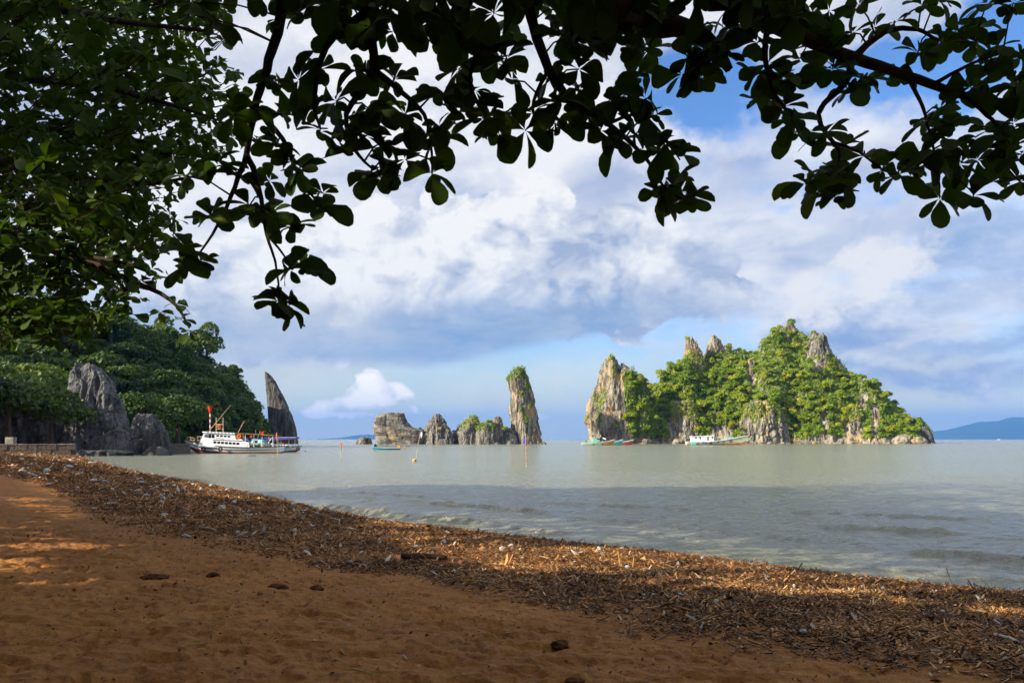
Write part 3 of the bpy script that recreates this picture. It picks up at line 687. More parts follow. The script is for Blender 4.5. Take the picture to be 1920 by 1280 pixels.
def build_headland():
    rs = np.random.RandomState(23)
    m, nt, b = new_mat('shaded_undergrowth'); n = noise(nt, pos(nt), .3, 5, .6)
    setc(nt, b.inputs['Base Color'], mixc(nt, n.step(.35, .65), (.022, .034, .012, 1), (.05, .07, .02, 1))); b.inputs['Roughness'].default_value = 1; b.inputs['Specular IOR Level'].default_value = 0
    sil = [(-420, 520), (-150, 560), (0, 575), (120, 600), (200, 622), (255, 640), (330, 668), (370, 682), (405, 693), (432, 708), (448, 720), (462, 738), (476, 760), (488, 784), (497, 804), (506, 821)]
    fy = lambda p: float(np.interp(p, [-420, 60, 160, 300, 400, 460, 525], [150, 158, 168, 178, 205, 235, 275]))
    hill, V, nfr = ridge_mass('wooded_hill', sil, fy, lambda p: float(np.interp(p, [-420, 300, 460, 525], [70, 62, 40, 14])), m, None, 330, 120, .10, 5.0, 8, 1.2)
    tag(hill, 'dark undergrowth slope of the wooded headland', kind='structure'); hill['category'] = 'hill'
    px, py = pix(V); fr = np.zeros(px.shape, bool); fr[:nfr+4] = True
    ok = fr & (V[..., 2] > 1.2) & (px > -60)
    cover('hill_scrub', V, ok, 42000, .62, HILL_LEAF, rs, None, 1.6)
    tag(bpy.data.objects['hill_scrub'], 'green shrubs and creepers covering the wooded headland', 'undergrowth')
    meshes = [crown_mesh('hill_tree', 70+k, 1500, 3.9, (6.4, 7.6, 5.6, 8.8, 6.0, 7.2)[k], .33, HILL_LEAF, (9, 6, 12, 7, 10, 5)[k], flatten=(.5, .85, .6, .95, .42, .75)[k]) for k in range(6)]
    idx = np.argwhere(ok & (px > 0)); rs.shuffle(idx); kept, pl = [], []
    for i, j in idx:
        p = V[i, j]
        if kept and np.min(np.linalg.norm(np.array(kept)-p, axis=1)) < 4.3: continue
        kept.append(p); pl.append((p[0], p[1]-.5, p[2]-1.0, min(1.75, .85*rs.lognormal(0, .34))*(.68 if px[i, j] > 395 else 1)))
        if len(pl) >= 290: break
    copies('hill_tree', meshes, pl, rs, 'green tree in the wood on the shaded headland', 'tree', 'trees of the wooded headland')
    sp, _ = loft_rock('dark_spire', [(826, 505, 558), (810, 504, 556), (795, 503, 553), (775, 502, 546), (752, 501, 536), (735, 500, 527), (720, 499, 519), (706, 498, 508), (698, 498, 501)], 290, ROCK_DARK, BLOCK, .55, .06, .8, .03, 130, 130, 61)
    tag(sp, 'dark curved rock horn at the tip of the headland', 'rock')
    sl, VS = loft_rock('slab_rock', [(846, 128, 246), (823, 126, 242), (800, 126, 238), (773, 128, 233), (748, 131, 226), (734, 133, 214), (715, 136, 208), (703, 138, 198), (692, 141, 186), (685, 146, 176)], 134, ROCK_MID, BLOCK, .5, .10, 2.1, .045, 200, 150, 62)
    tag(sl, 'tall grey fluted rock slab standing at the end of the beach', 'rock')
    for i, (pr, Y, lab) in enumerate([([(848, 172, 246), (835, 176, 244), (818, 192, 240), (806, 214, 236)], 122, 'smooth sloping boulder leaning at the foot of the rock slab'),
                                      ([(849, 236, 316), (830, 240, 314), (806, 246, 310), (790, 252, 298), (777, 258, 284)], 128, 'rugged dark boulder heap between rock slab and jetty'),
                                      ([(852, 136, 246), (848, 138, 250), (844, 150, 236)], 117, 'flat rock ledge at the water edge below the slab'),
                                      ([(852, 268, 322), (845, 272, 316), (838, 284, 306)], 118, 'low dark rocks at the waterline by the jetty')]):
        tag(loft_rock('boulder', pr, Y, ROCK_DARK, ROUND, .7, .12, 1, .06, 120, 70, 70+i, sink=.6)[0], lab, 'boulder')
    gr, _ = loft_rock('shade_backdrop', [(838, -120, 150), (800, -120, 148), (760, -110, 140), (725, -90, 120)], 140, ROCK_DARK, ROUND, .25, .10, 1.4, .1, 120, 60, 81); tag(gr, 'dark rock backdrop standing in for the deep shade behind the beach wall', 'cliff')  # dark backdrop standing in for the deep shade here
    cl, _ = loft_rock('streaked_crag', [(725, 64, 140), (690, 74, 128), (660, 80, 116), (632, 86, 108)], 199, ROCK, ROUND, .4, .14, 1.4, .1, 110, 80, 80)
    tag(cl, 'pale streaked cliff showing through the trees of the headland', 'cliff')
    return meshes
HILL_TREES = build_headland()

def build_far():
    m, nt, b = new_mat('distant_forest'); n = noise(nt, pos(nt), .01, 4, .6)
    setc(nt, b.inputs['Base Color'], mixc(nt, n, (.04, .07, .03, 1), (.07, .10, .04, 1))); b.inputs['Roughness'].default_value = 1
    for nm, sil, Y, D, lab in [('distant_hills', [(1738, 823), (1762, 808), (1790, 804), (1820, 796), (1845, 790), (1880, 789), (1903, 781), (1925, 785), (1960, 795), (2020, 790), (2080, 800), (2200, 823)], 15000, 1200, 'blue distant hills on the horizon beyond the big island'),
                               ('distant_ridge', [(600, 823), (640, 820.5), (668, 816), (690, 814), (720, 817), (760, 821), (800, 823)], 17000, 1200, 'faint pale ridge on the horizon behind the layered boulder')]:
        px = np.linspace(sil[0][0], sil[-1][0], 160); top = np.interp(px, [s[0] for s in sil], [s[1] for s in sil])
        rows = []
        for s in np.linspace(0, 1, 24):
            f = math.sin(s*math.pi)
            Yr = Y+D*2*s
            z = (HOR-top)/FPX*(Y+D)*f**.8+3*f*fbm(px*.13, s*7., 2, 3)*8*(s not in (0, 1))
            rows.append(np.stack([(px-960)/FPX*(Y+D), np.full_like(px, Yr), z-1+.0*px], 1))
        o = obj(nm, mesh_np(nm, np.vstack(rows), grid_faces(24, 160), m, True)); tag(o, lab, 'hill', kind='structure')
build_far()

# ------------------------------------------------------------------ small mesh builder
class MB:
    def __init__(s): s.v, s.f = [], []
    def add(s, v, f):
        o = len(s.v); s.v += [tuple(p) for p in v]; s.f += [tuple(i+o for i in q) for q in f]; return s
    def box(s, c, d, rot=None, taper=1.0):
        x, y, z = (q/2 for q in d); pts = []
        for sz in (-1, 1):
            k = taper if sz > 0 else 1
            for sx, sy in ((-1, -1), (1, -1), (1, 1), (-1, 1)): pts.append(Vector((sx*x*k, sy*y*k, sz*z)))
        if rot: pts = [rot @ p for p in pts]
        return s.add([p+Vector(c) for p in pts], [(3, 2, 1, 0), (4, 5, 6, 7), (0, 1, 5, 4), (1, 2, 6, 5), (2, 3, 7, 6), (3, 0, 4, 7)])
    def tube(s, pts, r, n=6, cap=True):
        pts = [Vector(p) for p in pts]; r = r if isinstance(r, (list, tuple)) else [r]*len(pts)
        vs = []; up = Vector((.13, .37, .92))
        for i, p in enumerate(pts):
            t = (pts[min(i+1, len(pts)-1)]-pts[max(i-1, 0)]).normalized()
            a = t.cross(up); a = a.normalized() if a.length > 1e-4 else Vector((1, 0, 0)); b = t.cross(a)
            for k in range(n):
                q = 2*math.pi*k/n; vs.append(p+(a*math.cos(q)+b*math.sin(q))*r[i])
        fs = []
        for i in range(len(pts)-1):
            for k in range(n): fs.append((i*n+k, i*n+(k+1) % n, (i+1)*n+(k+1) % n, (i+1)*n+k))
        if cap: fs += [tuple(range(n))[::-1], tuple(range((len(pts)-1)*n, len(pts)*n))]
        return s.add(vs, fs)
    def torus(s, c, R, r, axis='Y', n=14, k=7):
        vs, fs = [], []
        for i in range(n):
            a = 2*math.pi*i/n
            for j in range(k):
                b = 2*math.pi*j/k; rr = R+r*math.cos(b); q = (rr*math.cos(a), r*math.sin(b), rr*math.sin(a))
                if axis == 'X': q = (q[1], q[0], q[2])
                vs.append(Vector(q)+Vector(c))
        for i in range(n):
            for j in range(k): fs.append((i*k+j, ((i+1) % n)*k+j, ((i+1) % n)*k+(j+1) % k, i*k+(j+1) % k))
        return s.add(vs, fs)
    def mesh(s, name, mat, smooth=False):
        m = bpy.data.meshes.new(name); m.from_pydata(s.v, [], s.f); m.update()
        if smooth: m.polygons.foreach_set('use_smooth', [True]*len(m.polygons))
        m.materials.append(mat); return m
    def build(s, name, mat, parent=None, smooth=False, loc=None):
        return obj(name, s.mesh(name, mat, smooth), parent, loc)

WHITE = flat('white_boat_paint', (.74, .78, .86), .45, .4, .06, 3)
CREAM = flat('cream_boat_paint', (.72, .66, .42), .5, .4, .08, 2)
TEAL = flat('teal_boat_paint', (.10, .50, .42), .5, .4, .1, 2)
PALEG = flat('pale_green_boat_paint', (.55, .74, .58), .5, .4, .1, 2)
AQUA = flat('aqua_boat_paint', (.25, .62, .66), .5, .4, .1, 2)
ORANGE = flat('orange_boat_paint', (.62, .25, .05), .5, .4, .12, 2)
REDB = flat('red_antifouling_paint', (.22, .045, .03), .7, .3, .2, 2)
REDP = flat('red_boat_paint', (.60, .08, .045), .5, .4, .1, 2)
BLACK = flat('black_rubber', (.012, .012, .014), .7, .3, .1, 6)
GLASS = flat('dark_window_glass', (.012, .014, .018), .15, .6, .05, 2)
BLUE = flat('blue_tarpaulin', (.045, .06, .36), .6, .3, .15, 2)
SKYB = flat('blue_boat_paint', (.03, .22, .34), .5, .4, .1, 2)
WOOD = flat('weathered_wood', (.24, .15, .075), .8, .2, .2, 5)
PALEW = flat('pale_bamboo', (.50, .40, .26), .7, .2, .2, 4)
RED_CLOTH = flat('red_flag_cloth', (.75, .045, .02), .8, .1, .1, 4)
ORANGE_CLOTH = flat('orange_flag_cloth', (.85, .17, .04), .8, .1, .1, 4)
BLUE_CLOTH = flat('violet_blue_flag_cloth', (.09, .07, .50), .8, .1, .1, 4)
BROWN = flat('brown_canvas', (.21, .13, .07), .9, .1, .2, 3)
GREYM = flat('grey_gear', (.20, .21, .22), .6, .3, .3, 6)
MARK = flat('dark_lettering_paint', (.05, .06, .16), .6, .3, .05, 6)

def hull_strip(L, B, keel, sheer, f0, f1, nt_=26, nf=5, out=0.0, stern=.78, bow_rake=.06):
    """part of a hull shell between girth fractions f0..f1 (0 keel, 1 gunwale); bow at +x, both sides"""
    mb = MB(); t = np.linspace(0, 1, nt_)
    for side in (-1, 1):
        vs = []
        for q in t:
            b = B/2*(stern+(1-stern)*min(1, q/.35) if q < .35 else max(0.0, 1-((q-.35)/.65)**2.4))
            k, s_ = np.interp(q, *zip(*keel)), np.interp(q, *zip(*sheer))
            for g in np.linspace(f0, f1, nf):
                wdt = b*min(1, 1.18*g**.28*(.72+.28*g)/1.18+.02) if g > 0 else 0
                zz = k+(s_-k)*g
                vs.append((-L/2+q*L+bow_rake*L*(q**3)*(g-.4), side*(wdt+out*(1 if b > 0.02 else .2)), zz))
        fs = [(i*nf+j, (i+1)*nf+j, (i+1)*nf+j+1, i*nf+j+1) for i in range(nt_-1) for j in range(nf-1)]
        if side > 0: fs = [f[::-1] for f in fs]
        mb.add(vs, fs)
        if side < 0: sv = vs
        else: pv = vs
    # transom
    mb.add(sv[:nf]+pv[:nf], [(j, j+1, nf+j+1, nf+j) for j in range(nf-1)])
    return mb
def deck(L, B, sheer, f, inset=.05, drop=.12, stern=.78):
    mb = MB(); vs = []
    t = np.linspace(0, .985, 20)
    for q in t:
        b = B/2*(stern+(1-stern)*min(1, q/.35) if q < .35 else max(0.02, 1-((q-.35)/.65)**2.4))-inset
        vs += [(-L/2+q*L, -max(b, .01), np.interp(q, *zip(*sheer))-drop), (-L/2+q*L, max(b, .01), np.interp(q, *zip(*sheer))-drop)]
    return mb.add(vs, [(2*i, 2*i+2, 2*i+3, 2*i+1) for i in range(len(t)-1)])
def gunwale(L, B, sheer, g=1.0, keel=None, r=.05, out=.03, stern=.78, bow_rake=.06):
    mb = MB()
    for side in (-1, 1):
        pts = []
        for q in np.linspace(0, 1, 26):
            b = B/2*(stern+(1-stern)*min(1, q/.35) if q < .35 else max(0.0, 1-((q-.35)/.65)**2.4))
            s_ = np.interp(q, *zip(*sheer)); k = np.interp(q, *zip(*keel))
            w = b*min(1, g**.28*(.72+.28*g)+.02)
            pts.append((-L/2+q*L+bow_rake*L*(q**3)*(g-.4), side*(w+out), k+(s_-k)*g))
        mb.tube(pts, r, 5)
    return mb
def raised(ps, t):                              # quad prism helper: side outline (x,z) pushed to +-half width
    mb = MB(); n = len(ps); vs = [(x, -t, z) for x, z in ps]+[(x, t, z) for x, z in ps]
    fs = [tuple(range(n))[::-1], tuple(range(n, 2*n))]+[(i, (i+1) % n, n+(i+1) % n, n+i) for i in range(n)]
    return mb.add(vs, fs)

def tour_boat():
    Y = 138; k = Y/FPX                          # metres per photograph pixel at its place
    c = at(440, 849, Y); c.z = 0
    r = empty('excursion_boat', c, math.pi)     # bow to the left
    tag(r, 'white two-deck wooden excursion boat with red bottom moored off the headland', 'boat')
    X = lambda px: (440-px)*k                   # local x grows towards the bow
    Zp = lambda py: (849-py)*k
    L, B = 178*k, 3.9
    keel = [(0, -.5), (.7, -.55), (.9, -.2), (1, .9)]; sheer = [(0, 1.12), (.3, 1.0), (.55, 1.12), (.8, 1.55), (1, 2.35)]
    hull_strip(L, B, keel, sheer, 0, .46).build('hull_bottom', REDB, r, True)
    hull_strip(L, B, keel, sheer, .46, 1.0).build('hull_side', WHITE, r, True)
    gunwale(L, B, sheer, .985, keel, .07).build('rubbing_strake', BLACK, r)
    gunwale(L, B, sheer, .70, keel, .05).build('rubbing_strake', BLACK, r)
    deck(L, B, sheer, 1).build('deck', WOOD, r)
    hw = B/2-.28
    low = raised([(X(378), Zp(837)), (X(384), Zp(824)), (X(458), Zp(826.5)), (X(472), Zp(829)), (X(474), Zp(838.5))][::-1], hw).build('lower_cabin', WHITE, r)
    up = raised([(X(383), Zp(824.4)), (X(389), Zp(811)), (X(447), Zp(814)), (X(462), Zp(826))][::-1], hw-.12).build('upper_cabin', WHITE, r)
    raised([(X(386.5), Zp(810.8)), (X(387), Zp(808.6)), (X(446), Zp(811.6)), (X(447), Zp(813.8))][::-1], hw+.12).build('cabin_roof', WHITE, r)
    raised([(X(405), Zp(824.2)), (X(405), Zp(823.3)), (X(459), Zp(825.4)), (X(459), Zp(826.4))][::-1], hw+.09).build('deck_ledge', BLACK, r)
    def win(px, py, w, h, parent, y):
        for sd in (-1, 1): pass
        MB().box((X(px), y+.02, Zp(py)), (w*k, .05, h*k)).build('window', GLASS, parent)
        MB().box((X(px), -y-.02, Zp(py)), (w*k, .05, h*k)).build('window', GLASS, parent)
    for i in range(7): win(409.5+i*7.1, 828.6+i*.42, 5.0, 4.0, low, hw)
    for i in range(4): win(414+i*7.0, 816.4+i*.5, 4.8, 3.0, up, hw-.12)
    for i, (p, w, h) in enumerate(((391, 1.8, 5.5), (394.4, 2.2, 6), (399.5, 5.0, 6.8), (405.8, 4.6, 6.4))): win(p, 816.8+.2*i, w, h, up, hw-.12)
    for i in range(8): win(397+i*6.5, 809.9+i*.34, 2.4, .9, r, hw+.12)
    for i in range(9):                          # name painted between the decks
        for sd in (1, -1): MB().box((X(411.5+i*1.7), sd*(hw-.12+.012), Zp(820.9+.12*i)), (.085, .02, .14)).build('lettering', MARK, up)
    MB().box((X(377), hw-.2, Zp(828.2)), (.42, .1, .22)).build('hawse_plate', GLASS, r)
    for px in (390, 421.5):
        for sd in (1, -1):
            t = MB().torus((X(px), sd*(B/2+.14), Zp(841.2)), .29, .115).build('tyre_fender', BLACK, r, True)
            MB().tube([(X(px), sd*(B/2+.1), Zp(838)), (X(px), sd*(B/2+.08), Zp(834.5))], .02, 4).build('rope', PALEW, t)
    # bow and side rails
    mb = MB()
    for a, b in (((353, 823), (369, 826)), ((354, 818.5), (368, 821.5)), ((372, 818), (384, 818.5)), ((372, 825), (382, 825.5))): mb.tube([(X(a[0]), .55, Zp(a[1])), (X(b[0]), 1.0, Zp(b[1]))], .035, 4); mb.tube([(X(a[0]), -.55, Zp(a[1])), (X(b[0]), -1.0, Zp(b[1]))], .035, 4)
    for p, t0, t1 in ((354, 818.5, 826), (361, 820, 829), (368.5, 821.5, 831), (373, 817.5, 832), (383, 818, 828)):
        for sd in (-1, 1): mb.tube([(X(p), sd*.7, Zp(t0)), (X(p), sd*.7, Zp(t1))], .04, 4)
    mb.build('bow_railing', PALEW, r)
    # aft deck: canvas awning on posts, clutter, engine box
    raised([(X(446), Zp(812.6)), (X(446), Zp(811.2)), (X(518), Zp(815)), (X(518), Zp(817.2))][::-1], hw+.15).build('awning', BROWN, r)
    MB().box((X(455), hw-.1, Zp(817.5)), (16*k, .1, 9*k), Matrix.Rotation(.12, 3, 'Y')).build('side_curtain', BROWN, r)
    for p in (466, 482, 497, 510, 517):
        for sd in (-1, 1): MB().tube([(X(p), sd*(hw-.05), Zp(838.5)), (X(p), sd*(hw-.05), Zp(815.2))], .05, 5).build('post', WHITE if p != 510 else PALEW, r)
    raised([(X(472), Zp(837)), (X(474), Zp(822)), (X(498), Zp(824)), (X(500), Zp(837))][::-1], hw-.7).build('wheelhouse', AQUA, r)
    for i, p in enumerate((477, 483.5, 490)): MB().box((X(p), hw-.68, Zp(827.5)), (4.0*k, .06, 4.5*k)).build('window', WHITE if i != 1 else GLASS, r)
    rs = random.Random(3)
    for i in range(11):
        p = 468+i*4.6; MB().box((X(p), hw-.2-rs.random()*.7, Zp(835.5-rs.random()*2)), (rs.uniform(.2, .45), .35, rs.uniform(.25, .6)), Matrix.Rotation(rs.random(), 3, 'Z')).build('deck_gear', (GREYM, BLACK, WHITE, WOOD)[i % 4], r)
    mb = MB()
    for sd in (-1, 1):
        mb.tube([(X(468), sd*(hw+.05), Zp(832.6)), (X(512), sd*(hw+.05), Zp(833.2))], .03, 4)
        for i in range(10): mb.tube([(X(469+i*4.8), sd*(hw+.05), Zp(832.6)), (X(469+i*4.8), sd*(hw+.05), Zp(838))], .022, 4)
    mb.build('side_railing', PALEW, r)
    MB().tube([(X(507), hw-.3, Zp(831)), (X(516), hw-.3, Zp(817))], .04, 4).build('stay', WHITE, r)
    # masts, life rings, flags
    MB().tube([(X(394), .2, Zp(806)), (X(433), .2, Zp(759.5))], [.06, .03], 5).build('whip_aerial', PALEW, r)
    fr = MB()
    for p in (404, 417): fr.tube([(X(p), -.4, Zp(809)), (X(p), -.4, Zp(782))], .07, 5)
    fr.tube([(X(404), -.4, Zp(795)), (X(417), -.4, Zp(795))], .05, 4); fr.tube([(X(404), -.4, Zp(804)), (X(417), -.4, Zp(804))], .05, 4)
    fr.build('mast_frame', PALEW, r)
    MB().torus((X(410), -.3, Zp(799)), .24, .09).build('life_ring', ORANGE_CLOTH, r, True)
    MB().torus((X(455), hw+.02, Zp(817.4)), .26, .10).build('life_ring', ORANGE_CLOTH, r, True)
    ms = MB().tube([(X(446.5), .1, Zp(811)), (X(458), .1, Zp(789))], .055, 5).build('flag_staff', PALEW, r)
    raised([(X(450.5), Zp(801)), (X(453), Zp(796)), (X(454.5), Zp(797.5)), (X(452), Zp(802))], .03).build('pennant', RED_CLOTH, ms)
    ms = MB().tube([(X(487), hw+.2, Zp(827)), (X(494.5), hw+.2, Zp(808))], .04, 5).build('flag_staff', PALEW, r)
    raised([(X(487.5), Zp(812)), (X(494.5), Zp(807.5)), (X(493.5), Zp(814.5)), (X(491), Zp(813))], .03).build('pennant', RED_CLOTH, ms)
    MB().box((X(477.5), hw+.2, Zp(818)), (3.6*k, .05, 3.4*k), Matrix.Rotation(.6, 3, 'Y')).build('pennant', RED_CLOTH, r)
    MB().tube([(X(479.5), 0, Zp(812)), (X(479.5), 0, Zp(805))], .05, 4).build('stub_mast', PALEW, r)
    MB().tube([(X(355), .1, Zp(838)), (X(356), .1, -.4)], .06, 5).build('mooring_post', PALEW, r)
tour_boat()

def blue_boat():
    Y = 149; k = Y/FPX; c = at(514, 849, Y); c.z = 0
    r = empty('blue_canopy_boat', c, 0.0); tag(r, 'small white boat with long blue canopy moored behind the excursion boat', 'boat')
    X = lambda px: (px-514)*k
    Zp = lambda py: (847.6-py)*k
    L, B = 98*k, 2.6
    keel = [(0, -.4), (.75, -.4), (.93, -.1), (1, .35)]; sheer = [(0, .85), (.5, .85), (.8, .95), (1, 1.15)]
    hull_strip(L, B, keel, sheer, 0, .45).build('hull_bottom', REDB, r, True)
    hull_strip(L, B, keel, sheer, .45, 1).build('hull_side', WHITE, r, True)
    gunwale(L, B, sheer, .99, keel, .06).build('rubbing_strake', BLACK, r); deck(L, B, sheer, 1).build('deck', WOOD, r)
    raised([(X(464), Zp(820)), (X(464), Zp(824.5)), (X(520), Zp(825)), (X(548), Zp(823.5)), (X(559), Zp(821.6)), (X(558), Zp(819.6)), (X(520), Zp(820))], 1.25).build('canopy', BLUE, r)
    MB().tube([(X(520), -1.27, Zp(820.2)), (X(559), -1.27, Zp(820.2))], .05, 5).build('canopy_edge', flat('pale_violet_trim', (.5, .42, .7), .6), r)
    for p in (470, 485, 500, 530, 545, 556):
        for sd in (-1, 1): MB().tube([(X(p), sd*1.1, Zp(838)), (X(p), sd*1.1, Zp(822))], .035, 5).build('post', PALEW, r)
    MB().box((X(528), 0, Zp(828)), (11*k, 1.5, 7*k)).build('dark_cabin', BROWN, r)
    ws = raised([(X(526), Zp(838)), (X(531), Zp(834.4)), (X(541), Zp(834)), (X(547), Zp(837.6))], .8).build('windscreen', WHITE, r)
    for p in (530.5, 535, 539.5, 543): MB().box((X(p), -.82, Zp(836.2)), (3.0*k, .05, 2.2*k)).build('pane', GLASS, ws)
    MB().torus((X(560), -B/2*.35, Zp(842)), .27, .10).build('tyre_fender', BLACK, r, True)
    MB().tube([(X(560), 0, Zp(838)), (X(559.5), 0, Zp(826))], .03, 4).build('bow_staff', PALEW, r)
blue_boat()

def fishing_boats():
    Y = 332; k = Y/FPX; c = at(1344, 834, Y); c.z = 0
    r = empty('fishing_boat', c, 0); tag(r, 'long pale fishing boat with white wheelhouse and tyre fenders at the island foot', 'boat')
    X = lambda px: (px-1344)*k
    Zp = lambda py: (835-py)*k
    L, B = 114*k, 5.0
    keel = [(0, -.25), (.7, -.25), (.92, -.1), (1, .1)]; sheer = [(0, 1.35), (.35, 1.3), (.6, 2.1), (.8, 3.0), (1, 4.0)]
    kw = dict(stern=.75, bow_rake=.05)
    hull_strip(L, B, keel, sheer, 0, .34, **kw).build('hull_bottom', ORANGE, r, True)
    hull_strip(L, B, keel, sheer, .34, .58, **kw).build('hull_side', PALEG, r, True)
    hull_strip(L, B, keel, sheer, .58, .86, **kw).build('hull_side', CREAM, r, True)
    hull_strip(L, B, keel, sheer, .86, 1, **kw).build('hull_topside', AQUA, r, True)
    deck(L, B, sheer, 1, stern=.75).build('deck', WOOD, r); gunwale(L, B, sheer, .99, keel, .08, **kw).build('rubbing_strake', WHITE, r)
    cab = raised([(X(1296), Zp(829)), (X(1296), Zp(819.8)), (X(1336), Zp(818.3)), (X(1336), Zp(829))], 1.7).build('wheelhouse', WHITE, r)
    raised([(X(1294), Zp(819.8)), (X(1294), Zp(819)), (X(1338), Zp(817)), (X(1338), Zp(818.2))], 2.0).build('wheelhouse_roof', WHITE, r)
    for p, w, h, y in ((1303, 4, 2.2, 821.5), (1311, 2.6, 3.8, 822), (1325.5, 2.6, 7, 823.5), (1333.5, 2.4, 3, 821.5)): MB().box((X(p), -1.72, Zp(y)), (w*k, .08, h*k)).build('window' if h < 5 else 'door', GLASS if h < 5 else REDB, cab)
    MB().tube([(X(1314), -1.9, Zp(830)), (X(1324), -1.9, Zp(830))], .42, 10).build('blue_drum', flat('blue_plastic', (.02, .10, .55), .5), r)
    MB().box((X(1299), -1.2, Zp(831.5)), (9*k, 1.6, 5*k)).build('stern_box', TEAL, r)
    for p, y, R in ((1306.5, 833, .36), (1330, 831, .62), (1344, 829.5, .42), (1354, 829.7, .38), (1367.5, 828, .68)): MB().torus((X(p), -B/2*.93-.1, Zp(y)), R*.72, R*.3).build('tyre_fender', BLACK, r, True)
    for p0, y0, p1, y1 in ((1345, 822, 1343, 812.5), (1349, 822, 1351, 813), (1352, 822, 1349, 814.5), (1352, 814, 1360, 819), (1355, 822, 1353, 813)): MB().tube([(X(p0), 0, Zp(y0)), (X(p1), 0, Zp(y1))], .10, 5).build('gear_pole', PALEW, r)
    mb = MB(); mb.tube([(X(1336), -1.6, Zp(821.5)), (X(1372), -1.6, Zp(819.6))], .09, 5)
    for p in (1336, 1343, 1350, 1358, 1365, 1371): mb.tube([(X(p), -1.6, Zp(820.8)), (X(p), -1.6, Zp(828))], .08, 5)
    mb.build('side_railing', AQUA, r)
    for i in range(9): MB().box((X(1378+i*1.5), -B/2*(.78-.045*i)-.05, Zp(824.4-.1*i)), (.16, .05, .3)).build('lettering', MARK, r)
    MB().tube([(X(1401), 0, Zp(822)), (X(1415), -2, .1)], .06, 4).build('mooring_rope', PALEW, r)
    for (nm, p0, p1, Yb, bow, side, low, lab) in [('workboat', 1091, 1151, 318, ORANGE, PALEG, PALEG, 'low pale green workboat with orange bow and teal cabin beside the spire'),
                                                  ('workboat', 1112, 1167, 325, TEAL, WHITE, TEAL, 'workboat with teal and white bow, middle of three moored by the spire'),
                                                  ('workboat', 1130, 1187, 332, REDP, PALEG, REDP, 'workboat with bright red raised bow, nearest the island of the three')]:
        k = Yb/FPX; c = at((p0+p1)/2, 834, Yb); c.z = 0; r = empty(nm, c, 0); tag(r, lab, 'boat', 'boats moored by the spire')
        L, B = (p1-p0)*k, 3.0; keel = [(0, -.2), (.8, -.2), (1, .2)]; sheer = [(0, .95), (.5, 1.05), (.8, 1.6), (1, 2.4)]
        hull_strip(L, B, keel, sheer, 0, .55).build('hull_bottom', low, r, True); hull_strip(L, B, keel, sheer, .55, 1).build('hull_side', side, r, True)
        if bow is not low:
            pass
        bb = hull_strip(L*.34, B*.86, [(0, -.2), (.4, -.2), (1, .25)], [(0, 1.1), (.4, 1.5), (1, 2.3)], 0, .7, out=.06, stern=1.0); o = bb.build('painted_bow', bow, r, True); o.location = (L*.335, 0, 0.02)
        deck(L, B, sheer, 1).build('deck', WOOD, r); gunwale(L, B, sheer, .99, keel, .06).build('rubbing_strake', WHITE, r)
        if Yb == 318:
            xx = lambda p: (p-1121)*k
            zz = lambda q: (835.3-q)*k
            MB().box((xx(1115.5), -.2, zz(826.5)), (8*k, 1.8, 9*k)).build('cabin', TEAL, r)
            MB().box((xx(1124), 0, zz(823.4)), (11*k, 2.2, 2.6*k)).build('awning', BLACK, r)
            MB().box((xx(1126), -.3, zz(828.6)), (14*k, 1.6, 1.6*k)).build('blue_net_heap', SKYB, r)
            MB().box((xx(1133), .3, zz(823)), (6*k, .8, 3*k), Matrix.Rotation(.3, 3, 'Y')).build('white_sack', WHITE, r)
            for p in (1099, 1104, 1107): MB().box((xx(p), 0, zz(827.5)), (3*k, .8, 5*k), taper=.7).build('deck_gear', (TEAL, WOOD, BROWN)[p % 3], r)
            for p in (1119.5, 1129): MB().tube([(xx(p), -.9, zz(831)), (xx(p), -.9, zz(824))], .06, 5).build('post', PALEW, r)
            for p in (1112, 1129): MB().torus((xx(p), -B/2-.08, zz(834)), .22, .11).build('tyre_fender', BLACK, r, True)
    # long-tail boat in front of the islets
    Y = 180; k = Y/FPX; c = at(724, 841, Y); c.z = 0; r = empty('long_tail_boat', c, math.pi); tag(r, 'small blue long-tail boat with orange engine in front of the layered boulder', 'boat')
    X = lambda px: (724-px)*k
    Zp = lambda py: (843-py)*k
    L, B = 53*k, 1.4; keel = [(0, -.2), (.85, -.2), (1, .15)]; sheer = [(0, .42), (.5, .40), (.85, .55), (1, .75)]
    hull_strip(L, B, keel, sheer, 0, 1).build('hull', SKYB, r, True); gunwale(L, B, sheer, .99, keel, .04).build('gunwale', AQUA, r); deck(L, B, sheer, 1, drop=.15).build('floor', AQUA, r)
    mb = MB().box((X(703.5), 0, Zp(835)), (.5, .4, .7), taper=.7); mb.tube([(X(701), .1, Zp(840)), (X(704), .1, Zp(833))], .09, 5).tube([(X(707), -.1, Zp(839)), (X(706.5), -.1, Zp(833))], .08, 5); mb.build('bow_stand', BLACK, r)
    MB().box((X(748), 0, Zp(838)), (.85, .6, .62), Matrix.Rotation(-.3, 3, 'Y'), .75).build('engine', ORANGE, r)
    MB().tube([(X(751), 0, Zp(839)), (X(765), 0, Zp(836.6))], .045, 5).build('propeller_shaft', PALEW, r)
    mb = MB(); mb.box((X(762.5), 0, Zp(837)), (.1, .12, .42), Matrix.Rotation(-.5, 3, 'Y')); mb.box((X(766), 0, Zp(836.5)), (.1, .12, .36), Matrix.Rotation(-.5, 3, 'Y')); mb.build('propeller', BLACK, r)
    # tiny motor yacht on the horizon
    p = at(1873, 823, 2600); p.z = 0; r = empty('motor_boat', p); tag(r, 'tiny white boat on the horizon before the blue hills', 'boat')
